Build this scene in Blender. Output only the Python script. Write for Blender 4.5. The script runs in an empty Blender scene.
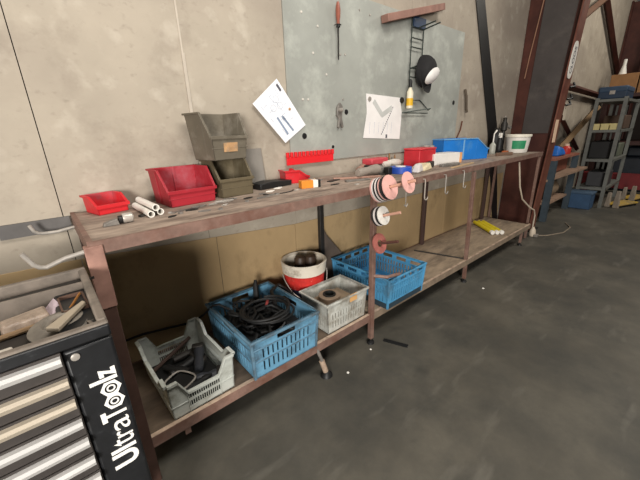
import bpy, math, random
from mathutils import Vector, Matrix
random.seed(7)
PI = math.pi
scene = bpy.context.scene
COL = scene.collection

# ------------------------------------------------------------------ materials
def lin(h):
    h = h.lstrip('#')
    out = []
    for i in (0, 2, 4):
        v = int(h[i:i+2], 16) / 255
        out.append(v/12.92 if v <= .04045 else ((v+.055)/1.055)**2.4)
    return out
MATS = {}
def mat(name, col, rough=.6, metal=0, var=.12, scale=9, bump=0.0, dirt=None, amt=.0, dscale=4, stretch=(1,1,1), spec=.4, alpha=1, detail=5):
    if name in MATS: return MATS[name]
    m = bpy.data.materials.new(name); m.use_nodes = True
    nt = m.node_tree; b = nt.nodes['Principled BSDF']
    c = lin(col)
    tc = nt.nodes.new('ShaderNodeTexCoord')
    mp = nt.nodes.new('ShaderNodeMapping'); mp.inputs['Scale'].default_value = stretch
    nt.links.new(tc.outputs['Object'], mp.inputs['Vector'])
    n = nt.nodes.new('ShaderNodeTexNoise'); n.inputs['Scale'].default_value = scale; n.inputs['Detail'].default_value = detail
    n.inputs['Roughness'].default_value = .62
    nt.links.new(mp.outputs[0], n.inputs['Vector'])
    r = nt.nodes.new('ShaderNodeValToRGB')
    r.color_ramp.elements[0].position = .3; r.color_ramp.elements[1].position = .7
    r.color_ramp.elements[0].color = [max(0, x*(1-var)) for x in c] + [1]
    r.color_ramp.elements[1].color = [min(1, x*(1+var)) for x in c] + [1]
    nt.links.new(n.outputs['Fac'], r.inputs['Fac'])
    out = r.outputs['Color']
    if dirt:
        n2 = nt.nodes.new('ShaderNodeTexNoise'); n2.inputs['Scale'].default_value = dscale; n2.inputs['Detail'].default_value = 7
        n2.inputs['Roughness'].default_value = .68
        nt.links.new(mp.outputs[0], n2.inputs['Vector'])
        r2 = nt.nodes.new('ShaderNodeValToRGB')
        r2.color_ramp.elements[0].position = .62 - amt*.35; r2.color_ramp.elements[1].position = .80 - amt*.25
        nt.links.new(n2.outputs['Fac'], r2.inputs['Fac'])
        mx = nt.nodes.new('ShaderNodeMix'); mx.data_type = 'RGBA'
        nt.links.new(r2.outputs['Color'], mx.inputs[0])
        nt.links.new(out, mx.inputs[6]); mx.inputs[7].default_value = lin(dirt) + [1]
        out = mx.outputs[2]
    nt.links.new(out, b.inputs['Base Color'])
    b.inputs['Roughness'].default_value = rough; b.inputs['Metallic'].default_value = metal
    b.inputs['Specular IOR Level'].default_value = spec
    if alpha < 1: b.inputs['Alpha'].default_value = alpha
    if bump:
        bp = nt.nodes.new('ShaderNodeBump'); bp.inputs['Strength'].default_value = bump; bp.inputs['Distance'].default_value = .01
        nt.links.new(n.outputs['Fac'], bp.inputs['Height']); nt.links.new(bp.outputs[0], b.inputs['Normal'])
    MATS[name] = m
    return m

wood_top = mat('worn bench wood', '9d8c7e', .8, var=.35, scale=14, bump=.3, dirt='685a50', amt=.5, dscale=6, stretch=(.6,2.2,2))
shelf_wood = mat('dusty shelf board', '8f7e6a', .85, var=.25, scale=10, bump=.2, dirt='5d5145', amt=.4, stretch=(.6,2,1))
rust_paint = mat('worn red brown steel', '7d6358', .6, .1, var=.25, scale=20, bump=.15, dirt='6b4a3e', amt=.4, dscale=9)
pale_edge = mat('pale worn edge', 'b09a86', .7, var=.3, scale=22, dirt='6b544a', amt=.35, dscale=12)
red_bin = mat('red plastic', 'c8272e', .42, var=.12, scale=6, dirt='a4545a', amt=.3, dscale=7)
red_dusty = mat('dusty red plastic', 'a02530', .5, var=.15, scale=6, dirt='a85e66', amt=.3, dscale=6)
olive_bin = mat('dusty olive plastic', '665f52', .6, var=.18, scale=7, dirt='8d867a', amt=.35, dscale=5)
blue_crate = mat('blue crate plastic', '689bb9', .5, var=.15, scale=8, dirt='40505c', amt=.4, dscale=7)
blue_bin_m = mat('bright blue plastic', '2273c4', .4, var=.1, dirt='4d87bb', amt=.2)
white_crate = mat('grimy white plastic', 'b9bdb6', .5, var=.12, dirt='77776c', amt=.4, dscale=9)
clear_crate = mat('grimy pale grey plastic', 'b8b9b2', .45, var=.2, scale=16, dirt='8a8478', amt=.5, dscale=11)
black = mat('black', '191919', .5, var=.25)
rubber = mat('black rubber', '141414', .55, var=.3)
dark_steel = mat('dark steel', '3b3835', .5, .5, var=.25)
steel = mat('bare steel', 'a9a39b', .38, .35, var=.25, scale=20)
dull_steel = mat('dull steel', '7d7872', .5, .3, var=.3, scale=20)
white_p = mat('white plastic', 'e0dcd4', .45, var=.05)
paper = mat('paper', 'e4e6ea', .8, var=.04)
ink = mat('pale ink', '9aa3b4', .8, var=.1)
inkdark = mat('dark ink', '52525a', .8, var=.1)
pink = mat('pink abrasive', 'd2a198', .8, var=.1, scale=30)
redpink = mat('dull red abrasive', '9c5b52', .8, var=.15, scale=30)
yellow = mat('yellow', 'd6c32a', .5, var=.15)
orange = mat('orange', 'd9852c', .55, var=.12)
blue_p = mat('blue plastic', '2a4fae', .45, var=.12)
brown_card = mat('brown cardboard', '8e6844', .85, var=.12)
galv = mat('galvanised sheet', '999b94', .5, .1, var=.12, scale=3.2, dirt='b7bab1', amt=.35, dscale=4, spec=.4)
col_red = mat('red oxide steel', '4c2920', .55, .1, var=.3, scale=5, dirt='3a1b16', amt=.5, dscale=3)
col_flange = mat('worn red oxide flange', '6e4335', .55, .1, var=.25, scale=6, dirt='58291f', amt=.4)
panel_dark = mat('dark grey sheet', '45403e', .5, .1, var=.15, scale=6, dirt='56504c', amt=.3)
tool_black = mat('black cart paint', '1b1c1e', .42, var=.25, scale=30, dirt='3a3c3e', amt=.15, dscale=30)
rim_m = mat('dusty grey rim', '776d63', .7, var=.2, scale=18, dirt='5d564e', amt=.4, dscale=12)
alu = mat('brushed aluminium', 'c2c0bd', .4, .3, var=.1, scale=12, stretch=(.3,6,6))
alu_dirty = mat('dusty aluminium', 'b1a695', .45, .3, var=.14, scale=12, stretch=(.3,6,6))
drawer_m = mat('dusty grey drawer', '3b3633', .6, var=.2, scale=18)
rack_m = mat('grey rack steel', '70716c', .5, .3, var=.2)
clear_p = mat('clear film', 'c8c0c0', .25, var=.2, scale=30, alpha=.55)
dust_m = mat('grey abrasive', '7d766c', .8, var=.2, scale=40)
tape_m = mat('tan masking tape', 'b59468', .8, var=.1)

# ------------------------------------------------------------------ mesh builder
class MB:
    def __init__(s): s.v = []; s.f = []
    def add(s, vs, fs, M=None):
        o = len(s.v)
        s.v += [(M @ Vector(q)) if M else Vector(q) for q in vs]
        s.f += [tuple(i+o for i in g) for g in fs]
        return s
    def hexa(s, p, M=None):   # p: 4 bottom, 4 top
        return s.add(p, [(3,2,1,0),(4,5,6,7),(0,1,5,4),(1,2,6,5),(2,3,7,6),(3,0,4,7)], M)
    def box(s, a, b, M=None):
        (x0,y0,z0),(x1,y1,z1) = a, b
        return s.hexa([(x0,y0,z0),(x1,y0,z0),(x1,y1,z0),(x0,y1,z0),(x0,y0,z1),(x1,y0,z1),(x1,y1,z1),(x0,y1,z1)], M)
    def cbox(s, c, d, rz=0, M=None):
        T = Matrix.Translation(c) @ Matrix.Rotation(rz, 4, 'Z')
        if M: T = M @ T
        h = [q/2 for q in d]
        return s.box([-q for q in h], h, T)
    def prism(s, poly, d0, d1, axis='y', M=None):
        n = len(poly)
        def P(u, w, d): return {'y': (u, d, w), 'x': (d, u, w), 'z': (u, w, d)}[axis]
        vs = [P(u, w, d0) for u, w in poly] + [P(u, w, d1) for u, w in poly]
        fs = [tuple(range(n)), tuple(range(2*n-1, n-1, -1))] + [(i, i+n, (i+1) % n + n, (i+1) % n) for i in range(n)]
        return s.add(vs, fs, M)
    def tube(s, pts, r, n=8, caps=True, M=None):
        pts = [Vector(q) for q in pts]
        rs = r if isinstance(r, (list, tuple)) else [r]*len(pts)
        vs = []; fs = []
        t0 = (pts[1]-pts[0]).normalized()
        up = Vector((0,0,1)) if abs(t0.z) < .9 else Vector((1,0,0))
        a = t0.cross(up).normalized()
        for i, q in enumerate(pts):
            t = (pts[min(i+1, len(pts)-1)] - pts[max(i-1, 0)]).normalized()
            a = (a - t*a.dot(t)).normalized(); b = t.cross(a)
            for k in range(n):
                g = 2*PI*k/n
                vs.append(q + (a*math.cos(g) + b*math.sin(g))*rs[i])
        for i in range(len(pts)-1):
            for k in range(n):
                fs.append((i*n+k, i*n+(k+1) % n, (i+1)*n+(k+1) % n, (i+1)*n+k))
        if caps:
            fs.append(tuple(range(n-1, -1, -1))); fs.append(tuple(range((len(pts)-1)*n, len(pts)*n)))
        return s.add(vs, fs, M)
    def lathe(s, prof, n=28, M=None, closed=False):
        vs = []; fs = []
        m = len(prof)
        for r, z in prof:
            for k in range(n):
                g = 2*PI*k/n; vs.append((r*math.cos(g), r*math.sin(g), z))
        rng = m if closed else m-1
        for i in range(rng):
            j = (i+1) % m
            for k in range(n):
                fs.append((i*n+k, i*n+(k+1) % n, j*n+(k+1) % n, j*n+k))
        if not closed:
            if prof[0][0] > 1e-6: fs.append(tuple(range(n-1, -1, -1)))
            if prof[-1][0] > 1e-6: fs.append(tuple(range((m-1)*n, m*n)))
        return s.add(vs, fs, M)
    def ring(s, r0, r1, h, n=28, M=None):
        return s.lathe([(r0,0),(r1,0),(r1,h),(r0,h)], n, M, closed=True)
    def wall(s, org, u, n, L, th, top, holes=(), z0=0, knots=()):
        """upright panel along u with thickness th along n; top is a function of u; holes are (u0,u1,z0,z1)"""
        org = Vector(org); u = Vector(u); n = Vector(n)
        ks = sorted(set([0, L] + [round(k, 5) for k in knots] + [round(x, 5) for h in holes for x in h[:2]]))
        for a, b in zip(ks[:-1], ks[1:]):
            if b-a < 1e-5: continue
            m = (a+b)/2
            hs = sorted((h[2], h[3]) for h in holes if h[0] < m < h[1])
            lo = z0
            ta, tb = top(a), top(b)
            iv = []
            for h0, h1 in hs:
                iv.append((lo, lo, h0, h0)); lo = h1
            iv.append((lo, lo, ta, tb))
            for la, lb, ha, hb in iv:
                if ha-la < 1e-5 and hb-lb < 1e-5: continue
                q = []
                for (pa, pb) in ((la, lb), (ha, hb)):
                    A = org + u*a + Vector((0,0,pa)); B = org + u*b + Vector((0,0,pb))
                    q += [A, B, B+n*th, A+n*th]
                s.hexa(q)
        return s
    def xform(s, fn):
        s.v = [Vector(fn(q)) for q in s.v]; return s

def parent_to(o, parent):
    o.parent = parent
def build(name, mb, m, parent=None, bevel=0, smooth=True, seg=2):
    me = bpy.data.meshes.new(name)
    me.from_pydata([tuple(q) for q in mb.v], [], mb.f)
    import bmesh
    bm = bmesh.new(); bm.from_mesh(me)
    bmesh.ops.recalc_face_normals(bm, faces=bm.faces)
    bm.to_mesh(me); bm.free()
    me.materials.append(m)
    if smooth:
        me.shade_smooth()
        try: me.set_sharp_from_angle(angle=math.radians(35))
        except Exception: pass
    o = bpy.data.objects.new(name, me); COL.objects.link(o)
    if bevel:
        b = o.modifiers.new('bevel', 'BEVEL'); b.width = bevel; b.segments = seg; b.limit_method = 'ANGLE'; b.angle_limit = math.radians(50)
    if parent: o.parent = parent
    return o
def tag(o, label, cat, group=None):
    o['label'] = label; o['category'] = cat
    if group: o['group'] = group
    return o
def thing(name, label, cat, loc=(0,0,0), rz=0, group=None):
    o = bpy.data.objects.new(name, None); COL.objects.link(o)
    o.empty_display_size = .05
    o.location = loc; o.rotation_euler = (0, 0, rz)
    return tag(o, label, cat, group)
def solo(name, mb, m, label, cat, loc=(0,0,0), rz=0, group=None, bevel=0, rot=None):
    o = build(name, mb, m, None, bevel)
    o.location = loc; o.rotation_euler = rot if rot else (0, 0, rz)
    return tag(o, label, cat, group)
def struct(name, mb, m, bevel=0):
    o = build(name, mb, m, None, bevel); o['kind'] = 'structure'; return o
def arc(c, r, a0, a1, n, ax='xz'):
    out = []
    for i in range(n+1):
        g = a0 + (a1-a0)*i/n
        u, w = r*math.cos(g), r*math.sin(g)
        out.append({'xz': (c[0]+u, c[1], c[2]+w), 'xy': (c[0]+u, c[1]+w, c[2]), 'yz': (c[0], c[1]+u, c[2]+w)}[ax])
    return out
def text_mb(txt, size, depth=.0008, bold=0.0, sx=1.0):
    cu = bpy.data.curves.new('t', 'FONT'); cu.body = txt; cu.size = size; cu.extrude = depth; cu.offset = bold
    o = bpy.data.objects.new('t', cu); COL.objects.link(o)
    dg = bpy.context.evaluated_depsgraph_get()
    me = bpy.data.meshes.new_from_object(o.evaluated_get(dg))
    mb = MB(); mb.add([(v.co.x*sx, v.co.y, v.co.z) for v in me.vertices], [tuple(q.vertices) for q in me.polygons])
    bpy.data.objects.remove(o); bpy.data.curves.remove(cu); bpy.data.meshes.remove(me)
    return mb
def facing(loc, nrm_rz=0, roll=0):
    """flat artwork drawn in x,y standing upright: local x -> world x, y -> z, normal -> -y"""
    return Matrix.Translation(loc) @ Matrix.Rotation(nrm_rz, 4, 'Z') @ Matrix.Rotation(PI/2, 4, 'X') @ Matrix.Rotation(roll, 4, 'Z')
def moved(mb, M):
    mb.v = [M @ q for q in mb.v]; return mb

# ------------------------------------------------------------------ setting
floor_m = mat('dark stained concrete', '565249', .55, var=.30, scale=2.2, bump=.15, dirt='3f3e39', amt=.6, dscale=1.4, spec=.35, detail=9)
def add_layer(m, col, scale, lo, hi, stretch, rot=0, fac=1.0, seed=0):
    """a further worn layer on a material: blotches or scuffs with their own shape"""
    nt = m.node_tree; b = nt.nodes['Principled BSDF']
    src = b.inputs['Base Color'].links[0].from_socket
    tc = nt.nodes.new('ShaderNodeTexCoord'); mp = nt.nodes.new('ShaderNodeMapping')
    mp.inputs['Scale'].default_value = stretch; mp.inputs['Rotation'].default_value = (0, 0, rot); mp.inputs['Location'].default_value = (seed, seed*.7, seed*.3)
    n = nt.nodes.new('ShaderNodeTexNoise'); n.inputs['Scale'].default_value = scale; n.inputs['Detail'].default_value = 6
    r = nt.nodes.new('ShaderNodeValToRGB'); r.color_ramp.elements[0].position = lo; r.color_ramp.elements[1].position = hi
    r.color_ramp.elements[1].color = (fac, fac, fac, 1)
    mx = nt.nodes.new('ShaderNodeMix'); mx.data_type = 'RGBA'; mx.inputs[7].default_value = lin(col) + [1]
    nt.links.new(tc.outputs['Object'], mp.inputs[0]); nt.links.new(mp.outputs[0], n.inputs['Vector'])
    nt.links.new(n.outputs['Fac'], r.inputs[0]); nt.links.new(r.outputs[0], mx.inputs[0])
    nt.links.new(src, mx.inputs[6]); nt.links.new(mx.outputs[2], b.inputs['Base Color'])
add_layer(floor_m, '77736a', 3.0, .60, .78, (1, 3.5, 1), .5, .5, 3)
add_layer(floor_m, '3a3934', 4.0, .64, .75, (1, 1.4, 1), .2, .7, 9)
wall_m = mat('grey beige concrete panel', 'a59b8c', .85, var=.10, scale=3.4, bump=.5, dirt='8a7f72', amt=.28, dscale=2.2, detail=12)
add_layer(wall_m, '7d7266', 28, .60, .80, (1, 1, 1.5), 0, .5, 6)
add_layer(wall_m, '8e8377', .9, .50, .66, (.6, 1, 2.0), 0, .75, 1.3)
add_layer(wall_m, '8a7e72', 1.2, .52, .75, (.5, 1, 1.6), 0, .55, 4)
add_layer(wall_m, 'c4bbac', 9, .58, .72, (1, 1, 1), 0, .4, 2)
wall_shade_m = mat('painted shade lower wall', 'b0966f', .8, var=.12, scale=3, bump=.15, dirt='7d6849', amt=.25, dscale=2.2, stretch=(1,1,.7), detail=8)  # cast shadow on the lower wall, put into this tan colour
joint_m = mat('dark joint', '2c2620', .9)
far_m = mat('dark brown sheet wall', '2c2420', .8, var=.3, scale=2)

struct('floor', MB().box((-4,-7,-.1),(12.5,.3,0)), floor_m)
# main wall built as panels, joints show between them
w = MB(); seams = [-4, -1.12, -.54, .032, .606, 1.18, 1.75, 2.32, 2.9, 3.47, 4.04, 4.6, 5.9, 7.2, 8.6, 10, 12.4]
gap = .0016
for a, b in zip(seams[:-1], seams[1:]):
    g0 = gap if a in (.032,) else .0012
    w.box((a+g0, 0, 0), (b-(gap if b == .032 else .0012), .12, 3.6))
struct('wall_back', w, wall_m)
struct('wall_core', MB().box((-4,.03,0),(12.4,.14,3.6)), joint_m)
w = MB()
ztop = lambda x: .787 if x < -.2 else (.787 - .097*(x+.2)/1.37 if x < 1.17 else .685)  # upper edge of the painted wall shadow
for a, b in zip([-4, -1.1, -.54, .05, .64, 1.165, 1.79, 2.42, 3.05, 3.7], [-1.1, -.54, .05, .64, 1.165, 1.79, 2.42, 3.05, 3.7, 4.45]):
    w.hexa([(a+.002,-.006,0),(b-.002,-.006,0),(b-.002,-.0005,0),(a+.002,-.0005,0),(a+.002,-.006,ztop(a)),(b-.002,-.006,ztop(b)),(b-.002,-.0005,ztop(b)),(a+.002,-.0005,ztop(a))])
struct('trim_1', w, wall_shade_m)
w = MB().box((.602,-.003,1.60),(.610,-.0005,3.6)).box((.600,-.006,1.35),(.614,-.0005,1.60))
struct('trim_2', w, mat('pale joint strip', 'b5ab9d', .8))
struct('wall_end', MB().box((12.4,-7,0),(12.52,.14,3.6)), far_m)

# steel portal column with braces
t = thing('steel_column', 'tall red oxide steel column standing beyond the right end of the bench', 'column', (0,0,0))
yb, yt = -.40, -.52   # front flange y at base and at 2.6 m
yf = lambda z: yb + (yt-yb)*z/2.6
c = MB(); c.hexa([(4.492,yf(0),0),(4.508,yf(0),0),(4.508,-.02,0),(4.492,-.02,0),(4.492,yf(3.4),3.4),(4.508,yf(3.4),3.4),(4.508,-.02,3.4),(4.492,-.02,3.4)])
build('web', c, col_red, t)
c = MB(); c.hexa([(4.40,yf(0)-.014,.0),(4.60,yf(0)-.014,0),(4.60,yf(0),0),(4.40,yf(0),0),(4.40,yf(3.4)-.014,3.4),(4.60,yf(3.4)-.014,3.4),(4.60,yf(3.4),3.4),(4.40,yf(3.4),3.4)])
build('front_flange', c, col_flange, t)
build('rear_flange', MB().box((4.492,-.02,0),(4.60,-.006,3.4)), col_red, t)
c = MB(); c.hexa([(4.48,-.40,1.15),(4.489,-.40,1.15),(4.489,-.13,1.15),(4.48,-.13,1.15),(4.48,-.5,3.4),(4.489,-.5,3.4),(4.489,-.17,3.4),(4.48,-.17,3.4)])
build('cover_panel', c, panel_dark, t)
build('base_plate', MB().box((4.38,-.45,0),(4.62,-.005,.015)), dark_steel, t)
for (x, z) in ((4.61, 1.62), (4.61, 1.5), (4.61, 1.44)):
    build('clip', MB().tube([(x-.01,yf(z)-.02,z),(x+.05,yf(z)-.05,z+.01),(x+.06,yf(z)-.03,z+.05)], .012, 6), black, t)

def sign_oval():
    r = thing('oval_sign', 'white oval sign with vertical dark lettering on the column flange', 'sign', (4.475, yf(1.87)-.015, 1.87))
    m = MB(); n = 24
    pts = [(.085*math.copysign(abs(math.cos(2*PI*k/n))**.7, math.cos(2*PI*k/n)), .175*math.copysign(abs(math.sin(2*PI*k/n))**.8, math.sin(2*PI*k/n))) for k in range(n)]
    m.prism(pts, -.006, -.0015, 'y'); build('plate', m, white_p, r)
    tx = text_mb('CLOOS', .085, .0006, .0015, sx=1.05)
    xs = [q.x for q in tx.v]; cx = (min(xs)+max(xs))/2
    s_ = .25/(max(xs)-min(xs))
    tx.v = [Vector(((q.x-cx)*s_, (q.y-.03)*1.1, q.z)) for q in tx.v]
    moved(tx, Matrix.Translation((0,-.0066,0)) @ Matrix.Rotation(PI/2,4,'X') @ Matrix.Rotation(PI/2,4,'Z'))
    build('lettering', tx, inkdark, r.children[0])
    r.rotation_euler = (-math.atan((yt-yb)/2.6), 0, 0)
sign_oval()
solo('notice', MB().box((-.075,-.004,-.075),(.075,-.001,.075)), mat('yellowed paper','b9ae9c',.8), 'pale square notice sticking out from the column flange', 'notice', (4.66, yf(1.36)-.016, 1.36), rz=.1)
solo('notice', MB().box((-.05,-.004,-.12),(.05,-.001,.12)), mat('peach paper','d8b89c',.8), 'narrow peach coloured notice low on the column flange', 'notice', (4.47, yf(1.17)-.016, 1.17))
solo('cable', MB().tube([(4.478,-.20,3.3),(4.47,-.17,2.8),(4.478,-.12,2.3),(4.478,-.085,1.95),(4.478,-.07,1.75)], .006, 6), mat('brown cable','8f6b56',.5), 'thin brown cable running down the web of the red column', 'cable')

c = MB(); c.hexa([(4.30,-.045,0),(4.47,-.045,0),(4.47,-.028,0),(4.30,-.028,0),(2.70,-.022,3.3),(2.87,-.022,3.3),(2.87,-.006,3.3),(2.70,-.006,3.3)])
c.v = []; c.f = []
ptsL = [(4.34,0),(3.825,1.206),(3.247,2.3),(2.72,3.3)]; ptsR = [(4.48,0),(4.07,1.206),(3.43,2.3),(2.86,3.3)]
for (l0, r0, l1, r1) in zip(ptsL[:-1], ptsR[:-1], ptsL[1:], ptsR[1:]):
    yy = lambda z: -.0065
    z0, z1 = l0[1], l1[1]
    c.hexa([(l0[0],yy(z0)-.005,z0),(r0[0],yy(z0)-.005,z0),(r0[0],yy(z0),z0),(l0[0],yy(z0),z0),(l1[0],yy(z1)-.005,z1),(r1[0],yy(z1)-.005,z1),(r1[0],yy(z1),z1),(l1[0],yy(z1),z1)])
solo('plank', c, black, 'long black plank leaning against the wall behind the right end of the bench', 'plank')

# ------------------------------------------------------------------ the long bench
TZ = .967; SZ = .2
bench = thing('workbench', 'long low wooden topped workbench with brown steel legs and a lower shelf', 'workbench', (0,0,0))
fy = lambda x: -.53 if x < 1.3 else -.53 + .05*(x-1.3)/2.83
c = MB()
for a, b in ((.07, 1.3), (1.3, 2.7), (2.7, 4.125)):
    c.hexa([(a,fy(a)+.006,TZ-.03),(b,fy(b)+.006,TZ-.03),(b,-.014,TZ-.03),(a,-.014,TZ-.03),(a,fy(a)+.006,TZ),(b,fy(b)+.006,TZ),(b,-.014,TZ),(a,-.014,TZ)])
build('tabletop', c, wood_top, bench)
c = MB()
for a, b in ((.06, 1.3), (1.3, 2.7), (2.7, 4.13)):
    ya, yb2 = fy(a), fy(b)
    c.hexa([(a,ya-.006,TZ-.037),(b,yb2-.006,TZ-.037),(b,yb2+.006,TZ-.037),(a,ya+.006,TZ-.037),(a,ya-.006,TZ+.002),(b,yb2-.006,TZ+.002),(b,yb2+.006,TZ+.002),(a,ya+.006,TZ+.002)])
build('front_rail', c, rust_paint, bench)
c = MB().box((.055,-.53,TZ-.055),(.07,-.004,TZ+.003)); build('end_rail', c, rust_paint, bench)
c = MB().box((4.115,-.48,TZ-.05),(4.13,-.014,TZ)); build('end_rail', c, rust_paint, bench)
# shelf
for (a, b, nm) in ((.085, 1.298, 'shelf_board'), (1.325, 3.98, 'shelf_board')):
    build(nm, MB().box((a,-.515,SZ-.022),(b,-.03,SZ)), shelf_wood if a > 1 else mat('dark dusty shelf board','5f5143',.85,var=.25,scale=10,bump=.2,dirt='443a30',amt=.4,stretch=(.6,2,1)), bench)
for (a, b, z) in ((.08, 1.30, SZ+.0015), (1.32, 4.0, SZ+.001)):
    c = MB().box((a,-.533,SZ-.045),(b,-.516,z)); build('shelf_rail', c, rust_paint if a < 1 else mat('dusty rail','7f6f5e',.8,var=.25,scale=14), bench)
    c = MB().box((a,-.531,z),(b,-.514,z+.0015)); build('rail_edge', c, pale_edge, bench)
    build('shelf_rail', MB().box((a,-.03,SZ-.045),(b,-.018,SZ)), rust_paint, bench)
# legs
def leg(x, y, sx, sy, z0, z1, xt=None, yt=None, m=rust_paint, foot=True):
    xt = x if xt is None else xt; yt = y if yt is None else yt
    c = MB().hexa([(x-sx,y-sy,z0),(x+sx,y-sy,z0),(x+sx,y+sy,z0),(x-sx,y+sy,z0),(xt-sx,yt-sy,z1),(xt+sx,yt-sy,z1),(xt+sx,yt+sy,z1),(xt-sx,yt+sy,z1)])
    o = build('leg', c, m, bench, .002)
    if foot:
        build('foot', MB().lathe([(.008,z0+.01),(.008,.014),(.022,.010),(.024,0)], 14, Matrix.Translation((x,y,0))), black, o)
    return o
dark_leg = mat('dark rust brown steel','47322a',.65,var=.25,scale=14)
lg = leg(.066,-.528,.020,.012,.0,.765,m=dark_leg,foot=False)
build('bracket', MB().box((.044,-.543,.758),(.090,-.514,.957)), mat('worn pinkish steel','9c776a',.55,.1,var=.25,scale=16,dirt='6b4a3e',amt=.3,dscale=9), lg, .002)
leg(.083,-.05,.022,.012,.0,.93,m=dark_leg,foot=False)
leg(1.309,-.531,.014,.014,.035,.92)
leg(2.52,-.522,.013,.013,.03,.92,yt=-.50)
leg(3.80,-.515,.012,.012,.03,.18)
leg(4.108,-.467,.012,.012,.0,.92,foot=False)
leg(4.10,-.04,.012,.012,.0,.92,foot=False)
leg(1.345,-.05,.016,.014,.0,.93,m=dark_steel,foot=False)
leg(2.60,-.05,.018,.014,.0,.93,m=mat('dark brown steel','4a3833',.6),foot=False)
leg(3.87,-.05,.02,.014,.0,.93,m=MATS['dark brown steel'],foot=False)
build('brace', MB().tube([(2.52,-.515,.205),(2.46,-.30,.205),(2.40,-.10,.205)], .006, 6), dark_steel, bench)
o = build('leg', MB().tube([(.885,-.525,.17),(.90,-.545,.105),(.92,-.553,.02)], .009, 10), dull_steel, bench)
build('sleeve', MB().tube([(.90,-.545,.10),(.918,-.5525,.028)], .015, 12), pale_edge, o)
build('foot', MB().lathe([(.012,.03),(.03,.012),(.034,0)], 16, Matrix.Translation((.922,-.554,0))), black, o)
build('stop_bar', MB().tube([(1.31,-.535,.455),(1.36,-.60,.452),(1.47,-.605,.44)], .010, 8), rust_paint, bench)
build('gusset', MB().prism([(1.355,.66),(1.355,.205),(1.70,.205),(1.66,.26),(1.40,.57)], -.045, -.035, 'y'), mat('brown grey plate','5f544b',.7,var=.2), bench)
build('tab', MB().box((.20,-.53,.125),(.222,-.524,.157)), rust_paint, bench)
# rods welded on the left end of the bench
for (yy, zz, ux, uz, ex) in ((-.06,.922,-.054,.918,(-.074,.954)), (-.532,.946,-.056,.926,(-.084,.974))):
    build('hanging_rod', MB().tube([(.058,yy,zz),(.0,yy,zz-.008),(ux+.012,yy,uz-.002),(ux-.002,yy,uz+.002),(ux-.012,yy,uz+.012),(ex[0],yy,ex[1])], .0062, 10), steel, bench)
# pegs for discs on the front leg
tilt = .32
def peg(z, L, m, x=1.309, y=-.545):
    d = Vector((.05,-1,tilt)).normalized(); a = Vector((x,y,z))
    build('peg', MB().tube([a, a+d*L], .0075, 10), m, bench)
    return a, d
def disc(a, d, s, r, th, m, nm, lab, hole=.011, grp=None):
    c = MB().ring(hole, r, th, 32)
    q = Vector((0,0,1)).rotation_difference(d)
    o = build(nm, c, m); o.rotation_mode = 'QUATERNION'; o.rotation_quaternion = q; o.location = a + d*s
    tag(o, lab, 'sanding disc', grp); return o
p1 = peg(.945, .235, mat('pale pink rod','c99b86',.5), x=1.315, y=-.54); 
p2 = peg(.805, .16, MATS['pale pink rod'])
p3 = peg(.652, .155, mat('dark rust rod','5a3b33',.5))
g = 'discs on the top peg'
aw = mat('off white abrasive','d8cfca',.8,var=.08); ag = mat('dark grey abrasive','2b2928',.8,var=.2)
for s_, r_, m_, l_ in ((.010,.064,pink,'pink sanding disc innermost on the top peg'),(.020,.064,aw,'off white sanding disc second on the top peg'),(.030,.063,ag,'black sanding disc third on the top peg, between two white ones'),
                       (.040,.063,aw,'white sanding disc fourth on the top peg, behind the pair of black ones'),(.049,.062,ag,'black sanding disc fifth on the top peg'),(.058,.061,pink,'pale pink edged sanding disc sixth on the top peg'),
                       (.067,.061,ag,'black sanding disc directly behind the big pink one on the top peg'),(.088,.063,pink,'large pink sanding disc facing out on the top peg'),(.196,.052,pink,'smaller pink sanding disc near the tip of the top peg')):
    disc(*p1, s_, r_, .004, m_, 'sanding_disc', l_, grp=g)
for s_, r_, m_, l_ in ((.014,.052,ag,'black disc innermost on the middle peg'),(.026,.052,aw,'white disc between black ones on the middle peg'),(.038,.050,ag,'black disc just behind the white front disc of the middle peg'),(.052,.050,white_p,'white sanding disc in front on the middle peg')):
    disc(*p2, s_, r_, .005, m_, 'sanding_disc', l_, grp='discs on the middle peg')
disc(*p3, .03, .056, .007, redpink, 'sanding_disc', 'dull red thick disc alone on the lowest peg', hole=.02, grp='discs on the lowest peg')
# hooks on the front edge
def hook(x, y, z, L, m, label, r=.0035):
    c = MB().tube([(0,.02,.005),(0,0,.008),(0,-.004,-.01),(0.002,-.004,-L+.02)] + [(.018-.018*math.cos(g_), -.006, -L+.02-.018*math.sin(g_)) for g_ in [PI*k/7 for k in range(1,8)]], r, 8)
    solo('wire_hook', c, m, label, 'hook', (x, y, z), group='wire hooks on the bench edge')
hook(1.775, -.540, .945, .125, mat('pale wire','b3a99d',.4,.2), 'pale wire hook on the bench edge, nearest the sanding discs')
hook(2.03, -.536, .945, .125, steel, 'middle wire hook of the three hanging from the bench edge')
hook(2.29, -.531, .945, .12, steel, 'wire hook on the bench edge, nearest the right front leg')
solo('wire_hook', MB().tube([(0,0,0),(0,-.003,-.07),(.005,-.003,-.082)], .0025, 6).tube([(-.015,-.003,-.07),(.005,-.003,-.085),(.02,-.003,-.068)], .003, 6), steel, 'small anchor shaped wire hook hanging below the pink disc', 'hook', (1.572,-.548,.90))

# wall rail at left
solo('wall_rail', MB().box((-.165,-.012,.905),(.05,-.001,.958)), mat('dark grey bar','5d5a58',.6,.2,var=.2), 'dark grey flat steel bar fixed to the wall left of the bench', 'rail')

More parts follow.
